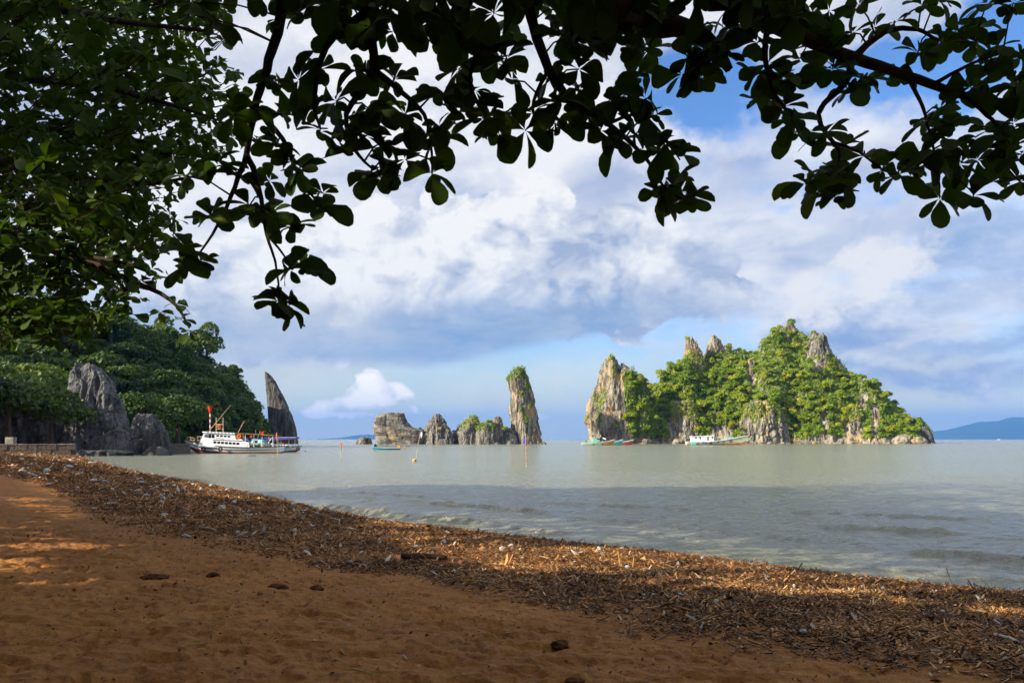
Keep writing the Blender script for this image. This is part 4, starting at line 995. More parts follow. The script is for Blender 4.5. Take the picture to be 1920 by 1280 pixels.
    hull_strip(11, 3.2, [(0, -.3), (1, .4)], [(0, 1.0), (1, 2.0)], 0, 1).build('hull', WHITE, r, True); MB().box((-.8, 0, 2.2), (4.5, 2.2, 2.2), taper=.7).build('cabin', WHITE, r); deck(11, 3.2, [(0, 1.0), (1, 2.0)], 1).build('deck', WHITE, r)
fishing_boats()

def markers():
    def flagpole(nm, px, base, top, Y, lean, r, pole, flagpts, cloth, lab, ring=None):
        c = at(px, base, Y); k = Y/FPX; e = empty(nm, (c.x, c.y, 0)); tag(e, lab, 'marker flag')
        H = (base-top)*k
        MB().tube([(0, 0, -.6), (lean*.5, 0, H*.5), (lean, 0, H)], r, 6).build('pole', pole, e)
        f = MB(); n = len(flagpts)
        vs = [(x*k, .03*math.sin(i*1.7), (base-z)*k) for i, (x, z) in enumerate(flagpts)]+[(x*k, .03*math.sin(i*1.7)+.02, (base-z)*k) for i, (x, z) in enumerate(flagpts)]
        f.add(vs, [tuple(range(n)), tuple(range(n, 2*n))[::-1]]+[(i, n+i, n+(i+1) % n, (i+1) % n) for i in range(n)]); f.build('flag', cloth, e)
        return e, k, H
    flagpole('marker_flag', 639.5, 860, 828, 97, .02, .035, PALEW, [(-1.5, 829), (.5, 828), (1.5, 834), (3.5, 837), (1.5, 841), (0, 841)], ORANGE_CLOTH, 'orange flag on a thin pole standing in the sea before the islets')
    e, k, H = flagpole('marker_flag', 987, 875, 812, 69, -.06, .033, PALEW, [(-3, 814), (-1, 818), (-.5, 829), (-6.5, 832), (-8, 829), (-5, 824)], BLUE_CLOTH, 'violet blue flag on a tall bamboo pole standing in the water')
    for i in range(5): MB().tube([(-.06*(.18+.16*i), 0, H*(.14+.16*i)), (-.06*(.24+.16*i), 0, H*(.20+.16*i))], .038, 6).build('red_band', REDP, e)
    flagpole('marker_flag', 521, 855.5, 811, 112, -.15, .045, PALEW, [(-3.5, 811), (-1.6, 810.5), (-1.4, 824), (-3.6, 823), (-3.8, 815)], RED_CLOTH, 'red flag on a pale stake at the stern of the excursion boat')
    # floating pole with a yellow buoy
    e, k, H = flagpole('net_buoy', 778, 865, 808, 86, .62, .03, PALEW, [(10, 812), (13, 808), (14, 814), (11.5, 822)], WHITE, 'leaning white-tipped pole on a yellow float in the water')
    e['category'] = 'buoy'
    MB().torus((-.05, 0, .08), .14, .09, 'Y').build('float', flat('yellow_plastic', (.75, .45, .05), .5), e, True)
    MB().tube([(.02, -.05, .02), (.10, -.05, .22)], .09, 6).build('ballast', BROWN, e)
    # channel beacon behind the excursion boat
    c = at(394, 849, 151); k = 151/FPX; e = empty('channel_beacon', (c.x, c.y, 0)); tag(e, 'red and white striped beacon pole with red cone topmark above the boat roof', 'beacon')
    z = lambda py: (849-py)*k
    for i in range(14):
        MB().tube([(0, 0, z(852-i*5.3)), (0, 0, z(852-(i+1)*5.3)+.001)], .10, 8).build('band', WHITE if i % 2 else REDP, e)
    MB().tube([(0, 0, z(778)), (0, 0, z(763.5))], [.07, .46], 14).build('topmark', RED_CLOTH, e)
    p = at(472, 855, 112.5); rk = obj('low_rock', bpy.data.meshes['shore_boulder'].copy(), None, (p.x, p.y, 0)); rk.scale = (.5, .35, .22); rk.data.materials[0] = ROCK_DARK; tag(rk, 'low dark rock awash in front of the excursion boat', 'rock')
    p = at(573, 846, 156); MB().box((0, 0, .08), (.3, .2, .22), taper=.6).build('net_float', BLACK, None, False, (p.x, p.y, 0)); tag(bpy.data.objects['net_float'], 'tiny dark float on the water past the blue canopy boat', 'float')
markers()

def sea_wall():
    m, nt, b = new_mat('old_stone_masonry'); P = pos(nt); n = noise(nt, P, 2.5, 5, .7); v = nt.nodes.new('ShaderNodeTexBrick'); nt.links.new(vmul(nt, P, (1, 1, 1)), v.inputs[0])
    c = mixc(nt, n.step(.3, .7), (.06, .052, .044, 1), (.15, .13, .105, 1)); setc(nt, b.inputs['Base Color'], c); b.inputs['Roughness'].default_value = .95; bump(nt, b, n, .8, .15)
    a, c = Vector((-96, 99, 0)), Vector((-60.5, 111, 0)); d = c-a; L = d.length; e = empty('sea_wall', a, math.atan2(d.y, d.x)); tag(e, 'low weathered stone wall at the back of the beach', 'wall')
    nb = int(L/1.15)
    for row in range(2):
        for i in range(nb):
            x0 = (i+(.5 if row else 0))*L/nb
            MB().box((x0, 0, .55+row*.72), (L/nb-.04, .62+.05*math.sin(i*3.7+row), .69)).build('stone', m, e)
    MB().box((L/2, .1, .7), (L, .45, 1.9)).build('core', m, e)
    cop = flat('lime_washed_coping', (.27, .26, .24), .9, .1, .2, 2)
    for i in range(nb): MB().box(((i+.5)*L/nb, 0, 1.70+.02*math.sin(i*2.3)), (L/nb-.10, .72, .14+.05*math.sin(i*5.1))).build('coping_stone', cop, e)
    p = at(10, 818, 108); MB().box((0, 0, .45), (1.1, .8, .95)).build('white_block', cop, None, False, (p.x, p.y+1.2, 1.75)); tag(bpy.data.objects['white_block'], 'pale square block standing on the beach wall', 'block')
    a, c = at(290, 848, 127), at(357, 848, 132); a.z = c.z = 0; d = c-a; L = d.length; e = empty('jetty', a, math.atan2(d.y, d.x)); tag(e, 'low dark stone jetty with white marks along its edge', 'jetty')
    MB().box((L/2, 1.5, .55), (L, 3, 2.1)).build('jetty_wall', m, e)
    for i in range(14): MB().box((L*(i+.5)/14, -.05, 1.64), (L/14*.5, .3, .10)).build('edge_mark', cop, e)
sea_wall()

# ------------------------------------------------------------------ drift line on the beach
def build_drift():
    rs = np.random.RandomState(77)
    def spots(n, y0, y1, pad=0.0, wid=BAND):
        """random places in the drift band inside the view"""
        pts = SHORE[3:16]; seg = np.hypot(*np.diff(pts, axis=0).T); cum = np.r_[0, np.cumsum(seg)]
        en = np.diff(pts, axis=0)/seg[:, None]; nm = np.stack([-en[:, 1], en[:, 0]], 1)
        vn = np.vstack([nm[:1], nm[:-1]+nm[1:], nm[-1:]]); vn /= np.linalg.norm(vn, axis=1, keepdims=True)
        out = []
        while len(out) < n:
            q = rs.uniform(0, cum[-1], 8000); i = np.clip(np.searchsorted(cum, q)-1, 0, len(seg)-1); f = ((q-cum[i])/seg[i])[:, None]
            dd = rs.uniform(-.05+pad, (wid+.8)*1.12+(4.2 if y1 > 30 else 0), 8000)[:, None]
            P_ = (pts[i]+vn[i]*dd)*(1-f)+(pts[i+1]+vn[i+1]*dd)*f; X, Y = P_[:, 0], P_[:, 1]
            k = (Y > y0) & (Y < y1) & (np.abs(X) < .72*Y); X, Y = X[k], Y[k]; m_ = len(X)
            if not m_: continue
            d = shore_d(X, Y); e = .55*fbm(X*.6, Y*.6, 5.5, 3); clump = .45+.75*sstep(fbm(X*1.1, Y*1.1, 6.1, 3), -.25, .25)
            keep = (rs.uniform(size=m_) < clump) & (d > -.05+pad) & (d+e*1.5 < wid+band(Y)-BAND) & (rs.uniform(size=m_) < np.clip(1.15-((d+e)/(wid+band(Y)-BAND))**6, .05, 1))
            out += list(zip(X[keep], Y[keep]))
        return np.array(out[:n])
    PAL = np.array([(.085, .050, .026), (.15, .085, .038), (.22, .13, .055), (.33, .20, .085), (.035, .024, .016), (.055, .045, .033), (.42, .33, .20), (.10, .075, .045), (.30, .27, .22)])
    PW = np.array([.20, .20, .14, .10, .13, .11, .04, .06, .02]); PW = PW/PW.sum()
    Vs, Fs, Cs, off = [], [], [], 0
    for n, y0, y1, ln, rad, bend in ((40000, 5.0, 13, .055, .0068, True), (44000, 12.5, 24, .062, .0085, False), (48000, 23.5, 50, .088, .013, False), (44000, 49, 118, .15, .024, False)):
        p = spots(n, y0, y1); X, Y = p[:, 0], p[:, 1]
        z = sand_z(X, Y, False)+np.abs(rs.normal(size=n))*rad*1.7
        a = rs.uniform(0, 2*math.pi, n); tilt = rs.normal(size=n)*.30+.04
        l = ln*rs.lognormal(0, .55, n); r = rad*rs.lognormal(0, .35, n)
        D = np.stack([np.cos(a)*np.cos(tilt), np.sin(a)*np.cos(tilt), np.sin(tilt)], 1)
        up = np.array((0, 0, 1.)); A = np.cross(D, up); A /= np.linalg.norm(A, axis=1, keepdims=True)+1e-9; B = np.cross(A, D)
        C = np.stack([X, Y, z+l*np.abs(np.sin(tilt))*.5], 1)
        stations = (-.5, .05, .5) if bend else (-.5, .5)
        nst = len(stations); vs = []
        cur = rs.normal(size=n)*.25
        for t in stations:
            cen = C+D*(l*t)[:, None]+(A*(cur*l*(.25-t*t))[:, None] if bend else 0)
            rr = r*(1.0 if abs(t) < .3 else .65)
            for k in range(3):
                q = 2*math.pi*k/3+.4
                vs.append(cen+(A*math.cos(q)*1.35+B*math.sin(q)*.8)*rr[:, None])
        V = np.stack(vs, 1)                     # n, nst*3, 3
        f = []
        for s in range(nst-1):
            for k in range(3): f.append((s*3+k, s*3+(k+1) % 3, (s+1)*3+(k+1) % 3, (s+1)*3+k))
        f = np.array(f)
        F = (np.arange(n)[:, None, None]*(nst*3)+f[None]).reshape(-1, 4)
        ci = rs.choice(len(PAL), n, p=PW)
        tanz = fbm(X*.5, Y*.5, 8.8, 3) > .12       # drifts of pale stalks
        ci = np.where(tanz & (rs.uniform(size=n) < .55), rs.choice([2, 3, 6], n), ci)
        c = PAL[ci]*rs.uniform(.7, 1.3, (n, 1))*np.array((1.4, 1.18, .95))
        Vs.append(V.reshape(-1, 3)); Fs.append(F+off); off += len(V)*nst*3
        Cs.append(np.repeat(np.c_[c, np.ones(n)], nst*3, 0))
    m, nt, b = new_mat('dead_stalks_and_husks'); a_ = nt.nodes.new('ShaderNodeAttribute'); a_.attribute_name = 'col'
    nt.links.new(a_.outputs['Color'], b.inputs['Base Color']); b.inputs['Roughness'].default_value = .7; b.inputs['Specular IOR Level'].default_value = .25
    # dead leaves, flat and curled, among the stalks and blown over the sand
    for n, y0, y1, wide, sz in ((5200, 5, 20, BAND+.2, .034), (2600, 18, 45, BAND, .06), (3200, 4.6, 17, BAND+9, .018)):
        p = spots(n, y0, y1, 0.0 if wide < 10 else BAND-.5, wide); X, Y = p[:, 0], p[:, 1]
        nn = rs.normal(size=(n, 3))*.45+np.array((0, 0, 1.)); nn /= np.linalg.norm(nn, axis=1, keepdims=True)
        V, F = quads(np.stack([X, Y, sand_z(X, Y, wide > 10)+(.02 if wide < 10 else .006)+rs.uniform(0, .012, n)], 1), nn, sz*rs.lognormal(0, .4, n), rs, .5)
        V = V.reshape(n, 4, 3); V[:, 1, 2] += sz*.35*rs.uniform(0, 1, n); V[:, 3, 2] += sz*.35*rs.uniform(0, 1, n); V = V.reshape(-1, 3)
        c = np.array([(.16, .07, .025), (.25, .13, .05), (.08, .04, .02), (.36, .25, .10), (.30, .28, .24)])[rs.choice(5, n, p=[.34, .28, .24, .10, .04])]*rs.uniform(.7, 1.3, (n, 1))
        Vs.append(V); Fs.append(F+off); off += len(V); Cs.append(np.repeat(np.c_[c, np.ones(n)], 4, 0))
    o = obj('drift_litter', mesh_np('drift_litter', np.vstack(Vs), np.vstack(Fs), m, False, np.vstack(Cs)))
    tag(o, 'thick band of washed up stalks, husks and seed pods along the waterline', 'drift debris', kind='stuff')
    # dark mat of rotten matter under the stalks
    # single pieces of pale rubbish and shell
    pale = [flat('dirty_white_foam', (.62, .61, .58), .7, .2, .15, 20), flat('bleached_shell', (.55, .50, .43), .6, .3, .2, 25), flat('grey_plastic_scrap', (.42, .46, .48), .4, .4, .2, 18)]
    ms = []
    for k in range(6):
        bm = bmesh.new(); bmesh.ops.create_icosphere(bm, subdivisions=2, radius=1)
        sh = [(1, .6, .35), (1.5, .5, .25), (1, .8, .5), (1.9, .45, .16), (1, .9, .3), (1.3, .5, .6)][k]
        for v in bm.verts:
            c = np.array(v.co); d = 1+.45*float(pnoise(c[0]*1.3+k*4, c[1]*1.3, c[2]*1.3)); v.co = Vector(c*d*np.array(sh))
        m_ = bpy.data.meshes.new('litter_scrap'); bm.to_mesh(m_); bm.free(); m_.materials.append(pale[k % 3]); ms.append(m_)
    pl = []
    for n, y0, y1, s0, s1 in ((50, 5.5, 12, .014, .042), (70, 12, 24, .03, .075), (90, 24, 45, .05, .14), (85, 45, 100, .09, .24)):
        for x, y in spots(n, y0, y1, .4): pl.append((x, y, float(sand_z(x, y, False))+.035+.0008*y, rs.uniform(s0, s1)))
    rs2 = np.random.RandomState(4)
    copies('litter_scrap', ms, pl, rs2, 'pale scrap of rubbish or shell lying in the drift line', 'litter', 'pale scraps in the drift line')
    for o in [o for o in SC.objects if o.name.startswith('litter_scrap')]: o.rotation_euler[0] *= 4; o.rotation_euler[1] *= 4
    def ground(px, py):                         # where the sight line meets the sand
        Y = 6.0
        for _ in range(40):
            z = float(sand_z((px-960)/FPX*Y, Y, False)); Y = Y*.5+.5*(CAMZ-z)*FPX/(py-HOR)
        return Vector(((px-960)/FPX*Y, Y, z))
    def stick(nm, a, b, r, mat, lab, cat, curve=.05):
        A, B_ = ground(*a), ground(*b); o_ = A.copy()
        n = 7; pts = []; rr = []
        for i in range(n):
            t = i/(n-1); p = A.lerp(B_, t)-o_; p.z += r*.8+math.sin(t*3.1)*curve*(B_-A).length*.4; p.x += math.sin(t*5+a[0])*curve*.12; pts.append(p); rr.append(r*(1-.35*abs(t-.4))*(1+.12*math.sin(t*17+a[1])))
        o = MB().tube(pts, rr, 7).build(nm, mat, None, True, o_); tag(o, lab, cat); return o
    YEL = flat('yellow_palm_stalk', (.42, .27, .03), .6, .3, .15, 9)
    stick('driftwood', (752, 1050), (838, 1052), .07, flat('dark_wet_wood', (.05, .032, .022), .7, .3, .2, 8), 'dark driftwood log lying in the middle of the drift line', 'driftwood')
    stick('palm_stalk', (1692, 1136), (1732, 1141), .035, YEL, 'bright yellow palm stalk among the brown drift', 'palm stalk')
    stick('palm_stalk', (1682, 1150), (1704, 1152), .03, YEL, 'short yellow stalk just below the longer yellow one', 'palm stalk')
    stick('palm_stalk', (866, 1090), (925, 1096), .022, YEL, 'yellowish stalk at the sandy edge of the drift line', 'palm stalk')
    stick('driftwood', (640, 992), (668, 996), .04, PALEW, 'pale short stick of driftwood near the breaking wave', 'driftwood')
    stick('driftwood', (372, 991), (404, 996), .035, PALEW, 'pale broken stick at the sand edge of the drift', 'driftwood')
    stick('driftwood', (1555, 1107), (1606, 1118), .025, WOOD, 'thin brown stick near the water on the dark drift', 'driftwood')
    stick('driftwood', (1800, 1142), (1884, 1158), .02, WOOD, 'long thin stick in the dark drift by the frame edge', 'driftwood')
    stick('driftwood', (1865, 1192), (1910, 1206), .02, pale[0], 'white curved strip on the dark drift', 'litter')
    stick('driftwood', (1148, 1112), (1196, 1114), .03, WOOD, 'reddish brown stick in the sunlit drift', 'driftwood')
    LIME = flat('fresh_green_stem', (.30, .34, .04), .5, .3, .1, 9)
    stick('grass_stem', (326, 1213), (380, 1206), .006, LIME, 'thin yellow green stem on the dark sand', 'stem', .02)
    stick('grass_stem', (654, 1254), (702, 1264), .006, LIME, 'thin green stem lying on the sand near the frame bottom', 'stem', .02)
    clod = flat('dark_damp_clod', (.12, .052, .02), .95, .1, .3, 14)
    for i, (px, py, w, lab) in enumerate([(400, 1080, 26, 'round dark sand clod, tallest on the shaded sand'), (290, 1083, 50, 'long low sand heap beside the round clod'), (520, 1100, 40, 'flat dark sand heap right of the round clod'), (592, 1105, 28, 'small dark sand heap near the drift edge'),
                                          (1049, 1208, 34, 'dark clod standing alone on the shaded sand'), (1078, 1276, 40, 'dark clod at the bottom edge of the photo'), (1890, 1236, 24, 'dark clod in the corner by the drift')]):
        p = ground(px, py); s = w/2*p.y/FPX
        bm = bmesh.new(); bmesh.ops.create_icosphere(bm, subdivisions=3, radius=1)
        for v in bm.verts:
            c = np.array(v.co); d = 1+.5*float(fbm(c[0]*1.6+i*7, c[1]*1.6, c[2]*1.6, 3)); v.co = Vector(c*d*np.array((1, .8, .55 if w < 36 else .3)))*s
        m_ = bpy.data.meshes.new('sand_clod'); bm.to_mesh(m_); bm.free(); m_.materials.append(clod); o = obj('sand_clod', m_, None, p); tag(o, lab, 'sand clod')
build_drift()

# ------------------------------------------------------------------ sea almond trees over the beach
BARK_DARK = flat('dark_branch_bark', (.045, .032, .026), .95, .05, .2, 8)
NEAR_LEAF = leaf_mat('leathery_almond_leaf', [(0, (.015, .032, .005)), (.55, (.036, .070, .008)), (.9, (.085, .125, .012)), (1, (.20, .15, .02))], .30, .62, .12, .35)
def leaf_verts(seed):
    """one obovate leaf, length 1 along +x, slightly folded and drooping; returns verts (n,3) and quads"""
    rs = np.random.RandomState(seed)
    s = np.array([0, .10, .28, .50, .70, .86, .96, 1.0]); w = np.array([.012, .040, .140, .250, .322, .310, .210, .07])*rs.uniform(.9, 1.12)
    droop = rs.uniform(-.05, .6); fold = rs.uniform(.05, .6); ruf = rs.uniform(.0, .10); skew = rs.uniform(.82, 1.18); tw = rs.normal()*.25
    V = []
    for i, (a, b) in enumerate(zip(s, w)):
        z = -droop*a*a
        V += [(a, -b*skew*(1+ruf*math.sin(i*2.3)), z+fold*b-tw*a*b), (a, 0, z), (a, b/skew*(1+ruf*math.cos(i*2.9)), z+fold*b+tw*a*b)]
    F = []
    for i in range(len(s)-1):
        for j in range(2): F.append((i*3+j, i*3+3+j, i*3+4+j, i*3+1+j))
    return np.array(V), np.array(F)
LV = [leaf_verts(k) for k in range(10)]
def leaf_meshes():
    ms = []
    for k, (v, f) in enumerate(LV):
        c = np.full(len(v), (.12+.07*k)); ms.append(mesh_np('leaf', v, f, NEAR_LEAF, True, np.stack([c, c, c, np.ones_like(c)], 1)))
    return ms
LEAF_M = leaf_meshes()

def rosette(rs, P, axis, n, size):
    """placements (matrix 3x4) of the leaves of one whorl"""
    axis = Vector(axis).normalized(); a = axis.orthogonal().normalized(); b = axis.cross(a); out = []
    ph = rs.uniform(0, 6.28)
    for i in range(n):
        q = ph+i*2.399+rs.normal()*.15; el = .65*(i/n)-.15+rs.normal()*.16
        d = (a*math.cos(q)+b*math.sin(q))*math.cos(el)+axis*math.sin(el); d.normalize()
        up = (axis-d*axis.dot(d)); up = up.normalized() if up.length > 1e-3 else a
        up = (Matrix.Rotation(rs.normal()*.35, 3, d) @ up)
        sd = up.cross(d); L = size*rs.uniform(.55, 1.18)*(1-.32*(i/n))
        out.append((Matrix(((d.x, sd.x, up.x), (d.y, sd.y, up.y), (d.z, sd.z, up.z))), Vector(P)+d*size*.06, L))
    return out
def grow(tree, leaves, single, rs):
    """the first `single` leaves become objects, the rest one mass"""
    base = tree.location
    for M, p, L in leaves[:single]:
        o = obj('leaf', LEAF_M[rs.randint(10)], tree); o.matrix_local = Matrix.Translation(p-base) @ (M.to_4x4() @ Matrix.Diagonal((L, L, L, 1)))
    Vs, Fs, Cs, off = [], [], [], 0
    for M, p, L in leaves[single:]:
        v, f = LV[rs.randint(10)]
        V = v @ (np.array(M).T*L)+np.array(p-base); Vs.append(V); Fs.append(f+off); off += len(v)
        Cs.append(np.full(len(v), np.clip(rs.beta(2, 3.2), 0, 1)))
    if Vs:
        c = np.concatenate(Cs); o = obj('foliage', mesh_np('foliage', np.vstack(Vs), np.vstack(Fs), NEAR_LEAF, True, np.stack([c, c, c, np.ones_like(c)], 1)), tree); o['kind'] = 'stuff'
def limb(tree, pts, rads, mat=BARK_DARK, name='branch', n=8, sub=4, rs=None, wob=.03):
    """a bough through the given points, resampled smooth"""
    P = [Vector(p)-tree.location for p in pts]; out, rr = [], []
    for i in range(len(P)-1):
        p0, p1, p2, p3 = P[max(i-1, 0)], P[i], P[i+1], P[min(i+2, len(P)-1)]
        for k in range(sub):
            t = k/sub
            q = .5*((2*p1)+(p2-p0)*t+(2*p0-5*p1+4*p2-p3)*t*t+(3*p1-p0-3*p2+p3)*t**3)
            r = rads[i]+(rads[i+1]-rads[i])*t
            if rs is not None: q = q+Vector(rs.normal(size=3))*wob*r*4
            out.append(q); rr.append(r)
    out.append(P[-1]); rr.append(rads[-1])
    MB().tube(out, rr, n).build(name, mat, tree, True)
    return [o+tree.location for o in out]

def shade_crown(T, rs, n):
    """unseen crown added over and behind the viewpoint to shade boughs and sand"""
    P = []
    while len(P) < n:
        q = np.stack([rs.uniform(-15, 12, 8000), rs.uniform(-13, 13, 8000), rs.uniform(5.8, 12, 8000)], 1)
        zf = CAMZ+(HOR+45)/FPX*np.maximum(q[:, 1], 0)
        inside = ((q[:, 0]+1.5)/13.5)**2+((q[:, 1])/13)**2+((q[:, 2]-7.4)/4.2)**2 < 1
        lump = fbm(q[:, 0]*.3, q[:, 1]*.3, q[:, 2]*.3, 2) > -.12
        P += list(q[inside & lump & (q[:, 2] > zf+.35)])
    P = np.array(P[:n]); nn = rs.normal(size=(n, 3))+np.array((0, 0, .9)); nn /= np.linalg.norm(nn, axis=1, keepdims=True)
    V, F = quads(P-np.array(T.location), nn, .19*rs.uniform(.7, 1.2, n), rs); c = np.repeat(rs.beta(2, 3, n), 4)
    o = obj('crown', mesh_np('crown', V, F, NEAR_LEAF, False, np.stack([c, c, c, np.ones_like(c)], 1)), T); o['kind'] = 'stuff'

def canopy_tree():
    rs = np.random.RandomState(101)
    T = empty('almond_tree', (2.2, -3.6, .75)); tag(T, 'dark overhanging branches of large round leaves across the top of the view', 'tree')
    W = lambda l: [at(*p) for p in l]
    trunk = [(2.2, -3.6, .3), (2.1, -3.4, 2.2), (1.7, -2.7, 4.2), (1.2, -1.4, 5.6)]
    limb(T, trunk, [.34, .27, .23, .20], name='trunk', n=12, rs=rs)
    fork = (1.2, -1.4, 5.6)
    main = limb(T, [fork, (.7, 1.0, 6.6)]+W([(1150, -130, 5.0), (1200, 30, 7.0), (1290, 55, 7.0), (1335, 85, 6.9), (1368, 132, 6.9)]), [.19, .16, .13, .10, .085, .07, .035], rs=rs)
    BR = [
        ([(.7, 1.0, 6.6)]+W([(1000, -120, 5.2), (900, -40, 6.2), (850, 55, 6.6), (905, 92, 6.7), (965, 80, 6.8)]), [.13, .10, .08, .06, .05, .02]),
        ([(.7, 1.0, 6.6)]+W([(900, -150, 5.2), (700, -100, 6.0), (560, -60, 6.6), (520, 60, 6.8), (500, 130, 6.8), (478, 205, 6.9), (462, 290, 6.9), (440, 350, 7.0), (410, 420, 7.0), (370, 480, 7.0)]), [.10, .085, .07, .055, .043, .038, .032, .026, .020, .014, .008]),
        (W([(462, 290, 6.9), (485, 350, 6.8), (500, 440, 6.7), (516, 490, 6.7), (525, 560, 6.7)]), [.03, .022, .014, .010, .007]),
        (W([(500, 440, 6.7), (530, 475, 6.6), (548, 505, 6.6)]), [.012, .009, .006]),
        (W([(478, 205, 6.9), (530, 260, 6.7), (560, 330, 6.6), (600, 385, 6.6)]), [.028, .02, .014, .008]),
        ([at(700, -100, 6.0)]+W([(690, 20, 6.4), (700, 130, 6.5), (650, 215, 6.5), (665, 280, 6.5), (700, 318, 6.5)]), [.07, .05, .035, .022, .016, .008]),
        (W([(700, 130, 6.5), (750, 170, 6.5), (795, 215, 6.4), (808, 270, 6.4), (810, 325, 6.4)]), [.03, .022, .017, .012, .007]),
        (W([(690, 20, 6.4), (610, 90, 6.6), (590, 190, 6.7), (600, 240, 6.7)]), [.035, .028, .018, .01]),
        (W([(905, 92, 6.7), (880, 150, 6.6), (905, 210, 6.6), (925, 245, 6.6)]), [.03, .02, .014, .008]),
        ([at(1000, -120, 5.2)]+W([(990, 10, 6.6), (1030, 130, 6.7), (1080, 200, 6.7), (1140, 232, 6.7), (1200, 285, 6.7), (1228, 322, 6.7), (1252, 360, 6.7), (1285, 374, 6.7)]), [.07, .05, .038, .03, .023, .017, .013, .010, .006]),
        (W([(1030, 130, 6.7), (1000, 190, 6.6), (1010, 230, 6.6), (1050, 250, 6.6)]), [.02, .015, .011, .007]),
        (W([(1140, 232, 6.7), (1200, 215, 6.6), (1250, 262, 6.6), (1275, 300, 6.6)]), [.016, .012, .009, .006]),
        ([fork, (2.2, 1.4, 6.5)]+W([(1330, -120, 5.6), (1410, 20, 6.8), (1500, 68, 6.9), (1600, 108, 7.0), (1700, 142, 7.1), (1800, 176, 7.2), (1905, 192, 7.3), (1990, 180, 7.4)]), [.17, .13, .10, .07, .06, .05, .042, .034, .022, .01]),
        (W([(1595, 106, 7.0), (1588, 150, 6.9), (1545, 195, 6.8), (1536, 225, 6.8), (1560, 265, 6.8), (1575, 290, 6.8), (1560, 340, 6.8)]), [.035, .03, .025, .022, .018, .014, .008]),
        (W([(1560, 265, 6.8), (1610, 285, 6.8), (1650, 315, 6.8), (1685, 330, 6.8)]), [.014, .011, .009, .006]),
        (W([(1440, 40, 6.8), (1435, 110, 6.7), (1450, 170, 6.7), (1480, 215, 6.7), (1498, 250, 6.7)]), [.03, .024, .018, .013, .007]),
        (W([(1700, 142, 7.1), (1718, 175, 7.0), (1735, 215, 6.9), (1755, 300, 6.9), (1762, 350, 6.9)]), [.024, .018, .014, .010, .006]),
        (W([(1755, 300, 6.9), (1790, 330, 6.9), (1825, 362, 6.9)]), [.009, .007, .005]),
        (W([(1800, 176, 7.2), (1850, 215, 7.1), (1880, 255, 7.0), (1886, 310, 7.0), (1918, 345, 7.0)]), [.02, .017, .014, .011, .006]),
        (W([(1600, 108, 7.0), (1660, 60, 7.0), (1720, 55, 7.0), (1760, 75, 7.0), (1830, 80, 7.1)]), [.035, .026, .018, .012, .006]),
        (W([(1750, 158, 7.1), (1820, 120, 7.0), (1880, 100, 7.0)]), [.02, .014, .007]),
        (W([(1368, 132, 6.9), (1330, 120, 6.8), (1305, 150, 6.8)]), [.012, .01, .006]),
    ]
    segs = [Vector(p) for p in main]
    for p, r in BR: segs += limb(T, p, r, rs=rs)
    S = np.array([tuple(s) for s in segs])
    hand = [(480, 262), (450, 330), (468, 385), (505, 340), (560, 322), (395, 405), (350, 500), (355, 470), (602, 388), (545, 425), (510, 400), (545, 505), (570, 500), (522, 565), (540, 575), (385, 300), (350, 330), (440, 215), (520, 270),
            (585, 205), (600, 246), (690, 140), (650, 62), (640, 20), (700, 212), (695, 325), (655, 285), (715, 335), (760, 215), (800, 250), (822, 262), (810, 325), (760, 300), (740, 150), (560, 150), (520, 160), (600, 130), (630, 190), (670, 250), (530, 215), (720, 265),
            (860, 130), (890, 170), (920, 222), (935, 250), (900, 200), (850, 200), (880, 90), (960, 150), (950, 110), (1030, 150), (1000, 212), (1045, 190), (1040, 235), (1070, 195), (985, 245), (1085, 130), (1110, 90), (1060, 60), (1150, 190), (1190, 250), (1125, 245), (1160, 265), (1225, 215), (1262, 292), (1245, 265), (1100, 215), (1175, 175), (1210, 185),
            (1235, 362), (1262, 350), (1288, 372), (1275, 360), (1290, 108), (1310, 150), (1280, 140), (1330, 120), (1215, 95), (1160, 70), (1345, 105),
            (1432, 190), (1470, 200), (1492, 250), (1440, 120), (1420, 140), (1455, 160), (1485, 225), (1540, 92), (1600, 62), (1680, 132), (1640, 52), (1720, 100), (1800, 62), (1765, 85), (1830, 80), (1870, 92), (1900, 112), (1560, 130), (1620, 150), (1590, 170), (1500, 110), (1530, 60), (1850, 150), (1820, 165), (1905, 165),
            (1550, 248), (1580, 275), (1620, 292), (1655, 318), (1685, 328), (1545, 352), (1565, 370), (1528, 335), (1510, 345), (1575, 330), (1745, 225), (1780, 232), (1762, 205), (1760, 300), (1800, 308), (1735, 305), (1762, 372), (1825, 368), (1775, 262), (1808, 285), (1880, 252), (1900, 232), (1915, 290), (1912, 340), (1860, 245), (1895, 275),
            (1555, 20), (1610, 10), (1730, 12), (1760, 0), (1850, 8), (1900, 5), (1480, 30), (1420, 80)]
    fill = []
    while len(fill) < 155:
        px, py = rs.uniform(360, 1560), rs.uniform(-130, 110)
        lim = np.interp(px, [360, 600, 900, 1250, 1450, 1560], [60, 70, 105, 70, 60, 20])
        if py < lim and not (960 < px < 1010 and 30 < py): fill.append((px, py))
    leaves, twigs = [], MB()
    def put(px, py, big, spread):
        i = np.argmin((960+S[:, 0]/np.maximum(S[:, 1], .5)*FPX-px)**2+(HOR-(S[:, 2]-CAMZ)/np.maximum(S[:, 1], .5)*FPX-py)**2)
        Y = float(np.clip(S[i, 1], 5.4, 7.4))+rs.normal()*spread
        p = at(px, py, Y); q = Vector(S[i])
        if (p-q).length < 1.6:
            mid = p.lerp(q, .5)+Vector((0, 0, .04)); twigs.tube([q-T.location, mid-T.location, p-T.location], [.009, .007, .006], 5, False)
        ax = Vector((rs.normal()*.5, rs.normal()*.5-.25, .75))
        leaves.extend(rosette(rs, p, ax, rs.randint(7, 11), big*rs.uniform(.85, 1.12)))
